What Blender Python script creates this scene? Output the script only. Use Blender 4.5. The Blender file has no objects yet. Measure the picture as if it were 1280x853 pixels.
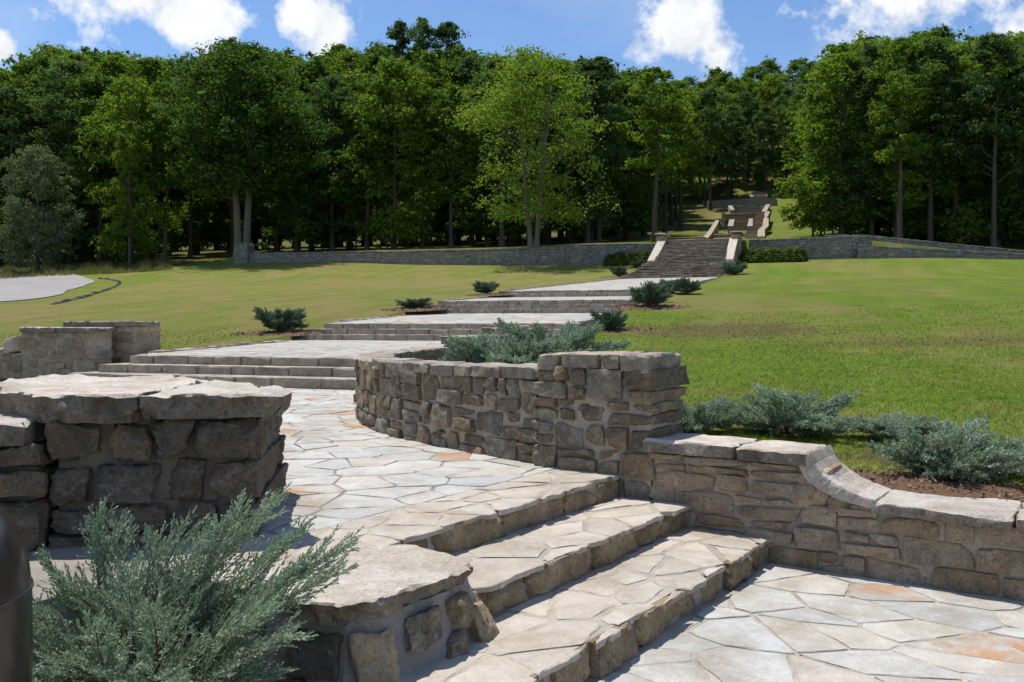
import bpy, math, random
import numpy as np
from mathutils import Vector

# ------------------------------------------------------------------ camera, sky, sun
SC = bpy.context.scene
COL = SC.collection
R = math.radians
EYE = 1.65
F = 1120.0            # focal length in photograph pixels (1280 wide), horizon at row 405
SUN_DIR = Vector((-0.24, 0.23, 0.94)).normalized()

cam_data = bpy.data.cameras.new("camera")
cam_data.sensor_width = 36.0
cam_data.lens = F / 1280.0 * 36.0
cam_data.shift_y = -21.5 / 1280.0
cam_data.clip_start = 0.05
cam_data.clip_end = 3000.0
cam = bpy.data.objects.new("camera", cam_data)
COL.objects.link(cam)
cam.location = (0, 0, EYE)
cam.rotation_euler = (R(90), 0, 0)
SC.camera = cam

SC.view_settings.view_transform = 'Standard'
SC.view_settings.look = 'None'
SC.view_settings.gamma = 1.0
SC.view_settings.exposure = 0.2
SC.cycles.max_bounces = 8
SC.cycles.transparent_max_bounces = 8
SC.cycles.caustics_reflective = False
SC.cycles.caustics_refractive = False

sun_data = bpy.data.lights.new("sun", 'SUN')
sun_data.energy = 4.4
sun_data.angle = R(0.5)
sun_data.color = (1.0, 0.955, 0.88)
sun = bpy.data.objects.new("sun", sun_data)
COL.objects.link(sun)
sun.rotation_euler = (-SUN_DIR).to_track_quat('-Z', 'Y').to_euler()


def N(nt, kind, **kw):
    n = nt.nodes.new(kind)
    for k, v in kw.items():
        if k.startswith('i_'):
            key = k[2:]
            key = int(key) if key.isdigit() else key.replace('_', ' ')
            n.inputs[key].default_value = v
        else:
            setattr(n, k, v)
    return n


def ln(nt, a, ao, b, bi):
    nt.links.new(a.outputs[ao], b.inputs[bi])


def math_node(nt, op, a, b=None, c=None, clamp=False):
    n = nt.nodes.new('ShaderNodeMath')
    n.operation = op
    n.use_clamp = clamp
    for i, s in enumerate((a, b, c)):
        if s is None:
            continue
        if isinstance(s, (int, float)):
            n.inputs[i].default_value = s
        else:
            nt.links.new(s, n.inputs[i])
    return n.outputs[0]


def ramp(nt, src, stops, interp='LINEAR'):
    n = nt.nodes.new('ShaderNodeValToRGB')
    cr = n.color_ramp
    cr.interpolation = interp
    while len(cr.elements) < len(stops):
        cr.elements.new(0.5)
    for e, (p, c) in zip(cr.elements, stops):
        e.position = p
        e.color = (c, c, c, 1) if isinstance(c, (int, float)) else (c[0], c[1], c[2], 1)
    if src is not None:
        nt.links.new(src, n.inputs[0])
    return n.outputs[0]


def mix(nt, fac, a, b, blend='MIX'):
    n = nt.nodes.new('ShaderNodeMix')
    n.data_type = 'RGBA'
    n.blend_type = blend
    for i, s in ((0, fac), (6, a), (7, b)):
        if isinstance(s, (int, float)):
            n.inputs[i].default_value = s
        elif isinstance(s, tuple):
            n.inputs[i].default_value = (s[0], s[1], s[2], 1)
        else:
            nt.links.new(s, n.inputs[i])
    return n.outputs[2]


def noise(nt, vec, scale, detail=3.0, rough=0.55, dist=0.0):
    n = nt.nodes.new('ShaderNodeTexNoise')
    n.inputs['Scale'].default_value = scale
    n.inputs['Detail'].default_value = detail
    n.inputs['Roughness'].default_value = rough
    n.inputs['Distortion'].default_value = dist
    if vec is not None:
        nt.links.new(vec, n.inputs['Vector'])
    return n.outputs[0]


def build_world():
    w = bpy.data.worlds.new("World")
    SC.world = w
    w.use_nodes = True
    nt = w.node_tree
    nt.nodes.clear()
    sky = N(nt, 'ShaderNodeTexSky', sky_type='NISHITA', sun_disc=False)
    sky.sun_elevation = math.asin(SUN_DIR.z)
    sky.sun_rotation = math.atan2(SUN_DIR.x, SUN_DIR.y)
    sky.air_density = 1.0
    sky.dust_density = 0.25
    sky.ozone_density = 2.2
    tc = N(nt, 'ShaderNodeTexCoord')
    sep = N(nt, 'ShaderNodeSeparateXYZ')
    ln(nt, tc, 'Generated', sep, 0)
    X, Y, Z = sep.outputs
    az = math_node(nt, 'ARCTAN2', X, Y)
    el = math_node(nt, 'ARCSINE', Z)
    # cumulus heaps: bearing and elevation (rad), half sizes
    nz = noise(nt, tc.outputs['Generated'], 17.0, 8.0, 0.62)
    nz2 = noise(nt, tc.outputs['Generated'], 3.4, 5.0, 0.55, 0.4)
    heaps = [(-0.43, 0.345, 0.14, 0.055), (-0.335, 0.308, 0.062, 0.036), (-0.215, 0.318, 0.052, 0.044),
             (0.197, 0.322, 0.066, 0.056), (0.45, 0.345, 0.2, 0.075), (-0.535, 0.262, 0.03, 0.018),
             (0.02, 0.62, 0.35, 0.10), (-0.8, 0.5, 0.2, 0.09), (0.95, 0.45, 0.22, 0.09), (1.9, 0.4, 0.4, 0.10),
             (-1.8, 0.45, 0.4, 0.12), (3.0, 0.35, 0.3, 0.09), (-2.6, 0.55, 0.3, 0.1)]
    best = None
    for (ca, ce, wa, we) in heaps:
        da = math_node(nt, 'DIVIDE', math_node(nt, 'SUBTRACT', az, ca), wa)
        de = math_node(nt, 'DIVIDE', math_node(nt, 'SUBTRACT', el, ce), we)
        d = math_node(nt, 'SQRT', math_node(nt, 'ADD', math_node(nt, 'MULTIPLY', da, da),
                                            math_node(nt, 'MULTIPLY', de, de)))
        v = math_node(nt, 'SUBTRACT', 1.0, d)
        best = v if best is None else math_node(nt, 'MAXIMUM', best, v)
    dens = math_node(nt, 'ADD', best, math_node(nt, 'MULTIPLY', math_node(nt, 'SUBTRACT', nz, 0.5), 3.0))
    mask = ramp(nt, dens, [(0.02, 0.0), (0.5, 1.0)])
    wisp = ramp(nt, nz2, [(0.5, 0.0), (0.78, 0.35)])
    mask = math_node(nt, 'MAXIMUM', mask, wisp)
    nz3 = noise(nt, tc.outputs['Generated'], 16.0, 6.0, 0.6, 0.2)
    shade = ramp(nt, nz3, [(0.3, (5.0, 5.3, 5.8)), (0.48, (6.8, 7.0, 7.2)), (0.62, (7.8, 7.8, 7.8))])
    skyc = mix(nt, 1.0, sky.outputs[0], (0.8, 0.93, 1.08), 'MULTIPLY')
    col = mix(nt, mask, skyc, shade)
    bg = N(nt, 'ShaderNodeBackground', i_Strength=0.12)
    nt.links.new(col, bg.inputs[0])
    out = N(nt, 'ShaderNodeOutputWorld')
    ln(nt, bg, 0, out, 0)


build_world()

# ------------------------------------------------------------------ helpers
rng = np.random.default_rng(7)
random.seed(7)
TH = math.atan(0.326)                    # bearing of the stairway axis
EA = np.array([math.sin(TH), math.cos(TH)])
EB = np.array([math.cos(TH), -math.sin(TH)])
ND = np.array([0.824, -0.567])           # front steps: direction of descent
TD = np.array([0.567, 0.824])            # front steps: along the nosings


def AB(a, b):
    return np.multiply.outer(np.asarray(a, float), EA) + np.multiply.outer(np.asarray(b, float), EB)


def ST(s, t):
    return np.multiply.outer(np.asarray(s, float), ND) + np.multiply.outer(np.asarray(t, float), TD)


def W(u, v, d):
    return np.array([(u - 640) / F * d, d, EYE + (405 - v) / F * d])


def _hash(i, j, k, seed):
    h = (i * 374761393 + j * 668265263 + k * 2147483647 + seed * 974634777) & 0xffffffff
    h = ((h ^ (h >> 13)) * 1274126177) & 0xffffffff
    h = (h ^ (h >> 16)) & 0xffffffff
    return h / 4294967295.0


def vnoise(P, seed=0):
    P = np.asarray(P, float)
    I = np.floor(P).astype(np.int64)
    f = P - I
    f = f * f * (3 - 2 * f)
    r = 0
    for dx in (0, 1):
        for dy in (0, 1):
            for dz in (0, 1):
                wgt = (f[..., 0] if dx else 1 - f[..., 0]) * (f[..., 1] if dy else 1 - f[..., 1]) * (f[..., 2] if dz else 1 - f[..., 2])
                r = r + wgt * _hash(I[..., 0] + dx, I[..., 1] + dy, I[..., 2] + dz, seed)
    return r * 2 - 1


def fbm(P, seed=0, octaves=3):
    P = np.asarray(P, float)
    s, amp, tot = 0, 1.0, 0
    for o in range(octaves):
        s = s + amp * vnoise(P * (2 ** o), seed + o * 17)
        tot += amp
        amp *= 0.5
    return s / tot


def smooth01(x):
    x = np.clip(x, 0, 1)
    return x * x * (3 - 2 * x)


def link(o, parent=None):
    COL.objects.link(o)
    if parent is not None:
        o.parent = parent
    return o


def mesh_obj(name, verts, faces, mat, parent=None, smooth=False):
    me = bpy.data.meshes.new(name)
    verts = np.asarray(verts, float)
    if parent is not None:
        verts = verts - np.array(WLOC[parent.name])
    me.from_pydata(verts.tolist(), [], faces)
    me.materials.append(mat)
    if smooth:
        me.polygons.foreach_set('use_smooth', [True] * len(me.polygons))
        if len(verts) < 20000:
            me.set_sharp_from_angle(angle=R(26))
    me.update()
    o = bpy.data.objects.new(name, me)
    WLOC[o.name] = WLOC[parent.name] if parent is not None else (0, 0, 0)
    return link(o, parent)


def fast_mesh(name, V, k, mat, parent=None, smooth=False):
    """V: (n*k,3) loose k-gons"""
    V = np.asarray(V, np.float32)
    if parent is not None:
        V = V - np.array(WLOC[parent.name], np.float32)
    n = len(V) // k
    me = bpy.data.meshes.new(name)
    me.vertices.add(len(V))
    me.vertices.foreach_set('co', V.ravel())
    me.loops.add(n * k)
    me.loops.foreach_set('vertex_index', np.arange(n * k, dtype=np.int32))
    me.polygons.add(n)
    me.polygons.foreach_set('loop_start', np.arange(0, n * k, k, dtype=np.int32))
    me.polygons.foreach_set('loop_total', np.full(n, k, np.int32))
    me.materials.append(mat)
    me.update(calc_edges=True)
    o = bpy.data.objects.new(name, me)
    WLOC[o.name] = WLOC[parent.name] if parent is not None else (0, 0, 0)
    return link(o, parent)


WLOC = {}


def thing(name, label, cat, loc=(0, 0, 0), group=None, kind=None):
    o = bpy.data.objects.new(name, None)
    o.empty_display_size = 0.2
    o.location = [float(c) for c in loc]
    WLOC[o.name] = tuple(float(c) for c in loc)
    tag(o, label, cat, group, kind)
    return link(o)


def tag(o, label=None, cat=None, group=None, kind=None):
    if label:
        o['label'] = label
    if cat:
        o['category'] = cat
    if group:
        o['group'] = group
    if kind:
        o['kind'] = kind
    return o


def copy_tree(src, loc, rotz=0.0, scale=1.0, label=None, group=None):
    c = src.copy()
    COL.objects.link(c)
    c.location = [float(q) for q in loc]
    c.rotation_euler = (0, 0, rotz)
    c.scale = (scale, scale, scale) if isinstance(scale, (int, float)) else scale
    if label:
        c['label'] = label
    if group:
        c['group'] = group
    for ch in src.children:
        d = ch.copy()
        COL.objects.link(d)
        d.parent = c
    return c


# ------------------------------------------------------------------ materials
def new_mat(name):
    m = bpy.data.materials.new(name)
    m.use_nodes = True
    nt = m.node_tree
    nt.nodes.clear()
    out = nt.nodes.new('ShaderNodeOutputMaterial')
    bs = nt.nodes.new('ShaderNodeBsdfPrincipled')
    nt.links.new(bs.outputs[0], out.inputs[0])
    return m, nt, bs, out


def bump(nt, bs, h, strength, dist):
    b = nt.nodes.new('ShaderNodeBump')
    b.inputs['Strength'].default_value = strength
    b.inputs['Distance'].default_value = dist
    nt.links.new(h, b.inputs['Height'])
    nt.links.new(b.outputs[0], bs.inputs['Normal'])


def stone_mat(name, cols, dark=(0.09, 0.075, 0.06), darkamt=0.6, pale=(0.55, 0.52, 0.47), paleamt=0.25,
              scale=1.0, bumpd=0.02, rust=None, rustamt=0.0, per_island=False, pits=0.5, rough=0.9, grain=1.0):
    m, nt, bs, out = new_mat(name)
    geo = nt.nodes.new('ShaderNodeNewGeometry')
    pos = geo.outputs['Position']
    if per_island:
        rnd = geo.outputs['Random Per Island']
    else:
        rnd = nt.nodes.new('ShaderNodeObjectInfo').outputs['Random']
    base = ramp(nt, rnd, [((i + 0.0) / max(1, len(cols) - 1), c) for i, c in enumerate(cols)])
    # shift the noise per stone
    comb = nt.nodes.new('ShaderNodeCombineXYZ')
    for i in range(3):
        nt.links.new(math_node(nt, 'MULTIPLY', rnd, 37.0 + 11 * i), comb.inputs[i])
    vadd = nt.nodes.new('ShaderNodeVectorMath')
    vadd.operation = 'ADD'
    nt.links.new(pos, vadd.inputs[0])
    nt.links.new(comb.outputs[0], vadd.inputs[1])
    vec = vadd.outputs[0]
    n1 = noise(nt, vec, 4.5 * scale, 6, 0.62, 0.3)
    n2 = noise(nt, vec, 16 * scale, 6, 0.68)
    n3 = noise(nt, vec, 75 * scale, 5, 0.8)
    c = mix(nt, math_node(nt, 'MULTIPLY', ramp(nt, n1, [(0.38, 1.0), (0.62, 0.0)]), darkamt), base, dark)
    c = mix(nt, math_node(nt, 'MULTIPLY', ramp(nt, n2, [(0.52, 0.0), (0.68, 1.0)]), paleamt), c, pale)
    if rust is not None:
        n4 = noise(nt, vec, 2.2 * scale, 4, 0.6, 0.5)
        sel = ramp(nt, rnd, [(0.0, 0.0), (1 - rustamt - 0.02, 0.0), (1 - rustamt + 0.02, 1.0), (1.0, 1.0)])
        rf = math_node(nt, 'MULTIPLY', ramp(nt, n4, [(0.42, 0.0), (0.58, 0.9)]), sel)
        c = mix(nt, rf, c, rust)
    mott = ramp(nt, n3, [(0.28, 1 - 0.55 * grain), (0.5, 1.0), (0.75, 1 + 0.45 * grain)])
    c = mix(nt, 1.0, c, mott, 'MULTIPLY')
    n5 = noise(nt, vec, 34 * scale, 5, 0.72, 0.4)
    c = mix(nt, math_node(nt, 'MULTIPLY', ramp(nt, n5, [(0.33, 1.0), (0.46, 0.0)]), 0.7 * grain), c, tuple(q * 0.55 for q in dark))
    st_ = noise(nt, pos, 1.7, 6, 0.68, 0.5)
    c = mix(nt, 1.0, c, ramp(nt, st_, [(0.36, (0.8, 0.765, 0.71)), (0.52, (1, 1, 1)), (0.68, (1.06, 1.06, 1.05))]), 'MULTIPLY')
    nt.links.new(c, bs.inputs['Base Color'])
    bs.inputs['Roughness'].default_value = rough
    bs.inputs['Specular IOR Level'].default_value = 0.25
    vor = nt.nodes.new('ShaderNodeTexVoronoi')
    vor.inputs['Scale'].default_value = 28 * scale
    nt.links.new(vec, vor.inputs['Vector'])
    pit = math_node(nt, 'MULTIPLY', ramp(nt, vor.outputs[0], [(0.0, 0.0), (0.3, 1.0)]), pits)
    h = math_node(nt, 'ADD', math_node(nt, 'ADD', math_node(nt, 'MULTIPLY', n2, 1.3), math_node(nt, 'MULTIPLY', n3, 0.45)),
                  math_node(nt, 'MULTIPLY', pit, 0.35))
    bump(nt, bs, h, 0.9, bumpd)
    return m


def mortar_mat(name, col, bumpd=0.01):
    m, nt, bs, out = new_mat(name)
    geo = nt.nodes.new('ShaderNodeNewGeometry')
    n1 = noise(nt, geo.outputs['Position'], 3.0, 5, 0.6)
    n2 = noise(nt, geo.outputs['Position'], 60.0, 5, 0.7)
    c = mix(nt, ramp(nt, n1, [(0.35, 0.0), (0.65, 1.0)]), tuple(x * 0.72 for x in col), tuple(min(1, x * 1.15) for x in col))
    c = mix(nt, 1.0, c, ramp(nt, n2, [(0.3, 0.8), (0.7, 1.15)]), 'MULTIPLY')
    nt.links.new(c, bs.inputs['Base Color'])
    bs.inputs['Roughness'].default_value = 0.95
    bs.inputs['Specular IOR Level'].default_value = 0.2
    bump(nt, bs, n2, 0.8, bumpd)
    return m


def leaf_mat(name, cols, trans=0.35, per_obj=0.35, rough=0.55, spec=0.3, clump_scale=0.35, tint=(1.9, 2.0, 0.6)):
    m, nt, bs, out = new_mat(name)
    geo = nt.nodes.new('ShaderNodeNewGeometry')
    oi = nt.nodes.new('ShaderNodeObjectInfo')
    isl = geo.outputs['Random Per Island']
    n1 = noise(nt, geo.outputs['Position'], clump_scale, 3, 0.6)
    f = math_node(nt, 'ADD', math_node(nt, 'ADD', math_node(nt, 'MULTIPLY', isl, 0.5), 0.25 - per_obj / 2),
                  math_node(nt, 'ADD', math_node(nt, 'MULTIPLY', math_node(nt, 'SUBTRACT', n1, 0.5), 1.1),
                            math_node(nt, 'MULTIPLY', oi.outputs['Random'], per_obj)))
    c = ramp(nt, f, [(i / (len(cols) - 1), q) for i, q in enumerate(cols)])
    nt.links.new(c, bs.inputs['Base Color'])
    bs.inputs['Roughness'].default_value = rough
    bs.inputs['Specular IOR Level'].default_value = spec
    tr = nt.nodes.new('ShaderNodeBsdfTranslucent')
    tc = mix(nt, 1.0, c, tint, 'MULTIPLY')
    nt.links.new(tc, tr.inputs[0])
    ms = nt.nodes.new('ShaderNodeMixShader')
    ms.inputs[0].default_value = trans
    nt.links.new(bs.outputs[0], ms.inputs[1])
    nt.links.new(tr.outputs[0], ms.inputs[2])
    nt.links.new(ms.outputs[0], out.inputs[0])
    return m


def simple_mat(name, col, rough=0.8, var=0.25, scale=8.0, bumpd=0.005, spec=0.3):
    m, nt, bs, out = new_mat(name)
    geo = nt.nodes.new('ShaderNodeNewGeometry')
    n1 = noise(nt, geo.outputs['Position'], scale, 5, 0.65)
    c = mix(nt, n1, tuple(x * (1 - var) for x in col), tuple(min(1, x * (1 + var)) for x in col))
    nt.links.new(c, bs.inputs['Base Color'])
    bs.inputs['Roughness'].default_value = rough
    bs.inputs['Specular IOR Level'].default_value = spec
    bump(nt, bs, n1, 0.6, bumpd)
    return m


M = {}
M['rubble'] = stone_mat('rubble_limestone', [(0.319, 0.225, 0.135), (0.234, 0.19, 0.14), (0.393, 0.285, 0.167), (0.287, 0.26, 0.217), (0.351, 0.25, 0.14), (0.202, 0.155, 0.108), (0.446, 0.36, 0.253), (0.298, 0.19, 0.099)],
                        dark=(0.09, 0.072, 0.055), darkamt=0.6, pale=(0.56, 0.52, 0.45), paleamt=0.4, bumpd=0.026)
M['pier_stone'] = stone_mat('weathered_dark_limestone', [(0.261, 0.191, 0.129), (0.199, 0.167, 0.133), (0.303, 0.221, 0.141), (0.23, 0.176, 0.129)],
                            dark=(0.08, 0.067, 0.055), darkamt=0.6, pale=(0.5, 0.48, 0.44), paleamt=0.28, bumpd=0.035)
M['coursed'] = stone_mat('coursed_limestone', [(0.468, 0.34, 0.224), (0.391, 0.31, 0.228), (0.543, 0.41, 0.283), (0.38, 0.27, 0.169), (0.456, 0.36, 0.273)],
                         dark=(0.14, 0.105, 0.075), darkamt=0.45, pale=(0.6, 0.55, 0.47), paleamt=0.3, bumpd=0.016)
M['cap'] = stone_mat('pale_capstone', [(0.56, 0.485, 0.41), (0.61, 0.545, 0.47), (0.52, 0.475, 0.42), (0.59, 0.51, 0.42)],
                     dark=(0.27, 0.21, 0.15), darkamt=0.4, pale=(0.72, 0.68, 0.62), paleamt=0.4, bumpd=0.014, pits=0.4, grain=0.75)
M['cap_side'] = stone_mat('brown_stone_edge', [(0.36, 0.29, 0.215), (0.3, 0.26, 0.215), (0.4, 0.33, 0.25)],
                     dark=(0.12, 0.095, 0.07), darkamt=0.65, pale=(0.56, 0.51, 0.44), paleamt=0.3, bumpd=0.022)  # browner tone for capstone sides and undersides
M['cap_grey'] = stone_mat('grey_capstone', [(0.4, 0.34, 0.28), (0.36, 0.34, 0.32), (0.46, 0.38, 0.28), (0.42, 0.36, 0.3)],
                          dark=(0.17, 0.13, 0.1), darkamt=0.5, pale=(0.64, 0.6, 0.54), paleamt=0.35, bumpd=0.014, grain=0.9)
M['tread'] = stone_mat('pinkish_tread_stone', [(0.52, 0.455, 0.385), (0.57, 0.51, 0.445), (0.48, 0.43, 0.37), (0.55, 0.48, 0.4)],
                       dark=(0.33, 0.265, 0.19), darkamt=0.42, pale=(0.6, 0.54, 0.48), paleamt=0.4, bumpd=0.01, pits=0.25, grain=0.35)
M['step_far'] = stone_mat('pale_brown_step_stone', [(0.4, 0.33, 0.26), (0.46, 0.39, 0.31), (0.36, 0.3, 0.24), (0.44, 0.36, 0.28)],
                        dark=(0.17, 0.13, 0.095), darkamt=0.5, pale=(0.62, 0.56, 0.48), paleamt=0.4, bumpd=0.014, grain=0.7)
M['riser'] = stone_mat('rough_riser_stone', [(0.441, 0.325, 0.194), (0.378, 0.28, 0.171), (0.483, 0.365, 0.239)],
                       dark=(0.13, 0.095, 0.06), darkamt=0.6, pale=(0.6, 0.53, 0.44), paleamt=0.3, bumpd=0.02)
M['flag'] = stone_mat('grey_flagstone', [(0.468, 0.46, 0.427), (0.541, 0.535, 0.505), (0.406, 0.417, 0.411), (0.562, 0.524, 0.461), (0.478, 0.492, 0.488), (0.52, 0.46, 0.389), (0.447, 0.433, 0.4), (0.499, 0.482, 0.433)],
                      dark=(0.33, 0.29, 0.23), darkamt=0.5, pale=(0.62, 0.605, 0.57), paleamt=0.4, bumpd=0.006,
                      rust=(0.42, 0.23, 0.11), rustamt=0.13, pits=0.15, rough=0.75, grain=0.4)
M['flag_far'] = stone_mat('grey_flagstone_run', [(0.4, 0.39, 0.36), (0.46, 0.44, 0.4), (0.36, 0.355, 0.335), (0.48, 0.45, 0.39), (0.44, 0.4, 0.35)],
                          dark=(0.3, 0.275, 0.23), darkamt=0.4, pale=(0.54, 0.52, 0.48), paleamt=0.3, bumpd=0.004,
                          rust=(0.42, 0.29, 0.19), rustamt=0.06, pits=0.1, per_island=True, grain=0.3)
M['far_stone'] = stone_mat('grey_far_wall_stone', [(0.26, 0.25, 0.225), (0.36, 0.34, 0.31), (0.2, 0.195, 0.18), (0.31, 0.285, 0.25), (0.42, 0.385, 0.34)],
                           dark=(0.09, 0.085, 0.075), darkamt=0.5, pale=(0.46, 0.44, 0.4), paleamt=0.25, bumpd=0.02, per_island=True)
M['stair_stone'] = stone_mat('brown_stair_stone', [(0.432, 0.309, 0.206), (0.508, 0.372, 0.254), (0.367, 0.27, 0.189), (0.54, 0.421, 0.305)],
                             dark=(0.13, 0.1, 0.075), darkamt=0.6, pale=(0.56, 0.49, 0.42), paleamt=0.4, bumpd=0.02, scale=0.6)
M['stair_block'] = stone_mat('weathered_stair_block', [(0.46, 0.385, 0.31), (0.36, 0.295, 0.235), (0.54, 0.47, 0.39), (0.31, 0.25, 0.2), (0.5, 0.42, 0.33), (0.42, 0.37, 0.32)],
                             dark=(0.15, 0.115, 0.085), darkamt=0.6, pale=(0.64, 0.57, 0.49), paleamt=0.45, bumpd=0.02, scale=0.5, per_island=True)
M['mortar'] = mortar_mat('tan_mortar', (0.41, 0.35, 0.275))
M['mortar_dark'] = mortar_mat('dark_mortar', (0.23, 0.19, 0.145))
M['mortar_pale'] = mortar_mat('pale_mortar', (0.42, 0.37, 0.305), 0.006)
M['mortar_grey'] = mortar_mat('grey_joint_mortar', (0.29, 0.26, 0.215), 0.006)
M['asphalt'] = simple_mat('pale_asphalt', (0.285, 0.27, 0.255), 0.9, 0.35, 0.5)
M['mulch'] = simple_mat('brown_mulch', (0.13, 0.075, 0.045), 1.0, 0.6, 30.0, 0.03)
M['bark'] = simple_mat('grey_bark', (0.085, 0.068, 0.054), 0.95, 0.45, 5.0, 0.04)
M['bark_pale'] = simple_mat('pale_bark', (0.16, 0.13, 0.105), 0.95, 0.4, 5.0, 0.04)
M['twig'] = simple_mat('brown_twig', (0.16, 0.1, 0.065), 0.9, 0.3, 30.0)
M['soil'] = simple_mat('dark_soil', (0.06, 0.042, 0.03), 1.0, 0.4, 12.0, 0.02)

M['leaf_dark'] = leaf_mat('dark_green_leaves', [(0.025, 0.052, 0.013), (0.048, 0.095, 0.018), (0.08, 0.14, 0.024), (0.115, 0.175, 0.034)], 0.38, rough=0.7, spec=0.12)
M['leaf_cool'] = leaf_mat('cool_green_leaves', [(0.028, 0.056, 0.022), (0.05, 0.095, 0.034), (0.08, 0.135, 0.05), (0.115, 0.175, 0.07)], 0.34, rough=0.7, spec=0.14)
M['leaf_mid'] = leaf_mat('mid_green_leaves', [(0.04, 0.075, 0.012), (0.078, 0.135, 0.018), (0.12, 0.185, 0.026), (0.16, 0.22, 0.036)], 0.42, rough=0.7, spec=0.12)
M['leaf_light'] = leaf_mat('light_green_leaves', [(0.055, 0.1, 0.016), (0.095, 0.155, 0.024), (0.138, 0.203, 0.034), (0.178, 0.238, 0.05)], 0.42, rough=0.7, spec=0.12)
M['leaf_cedar'] = leaf_mat('grey_green_cedar_leaves', [(0.05, 0.076, 0.04), (0.085, 0.118, 0.064), (0.12, 0.152, 0.088), (0.155, 0.18, 0.11)], 0.2, spec=0.1)
M['leaf_hay'] = leaf_mat('pale_long_grass', [(0.07, 0.09, 0.03), (0.12, 0.13, 0.045), (0.18, 0.17, 0.075), (0.22, 0.2, 0.1)], 0.2, spec=0.1)
M['leaf_yew'] = leaf_mat('bright_green_shrub_leaves', [(0.025, 0.045, 0.008), (0.06, 0.1, 0.014), (0.1, 0.145, 0.02), (0.13, 0.17, 0.03)], 0.2, clump_scale=1.5, spec=0.1)
M['juniper'] = leaf_mat('silvery_green_juniper', [(0.13, 0.178, 0.115), (0.25, 0.315, 0.215), (0.37, 0.44, 0.32), (0.5, 0.56, 0.43)], 0.28, per_obj=0.1, clump_scale=4.0, spec=0.15, rough=0.7, tint=(0.95, 1.08, 0.85))
M['juniper_dull'] = leaf_mat('dull_green_juniper', [(0.07, 0.11, 0.07), (0.13, 0.19, 0.125), (0.2, 0.27, 0.185), (0.28, 0.35, 0.26)], 0.2, per_obj=0.15, clump_scale=3.0, spec=0.12, rough=0.7, tint=(1.0, 1.15, 0.8))


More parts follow.
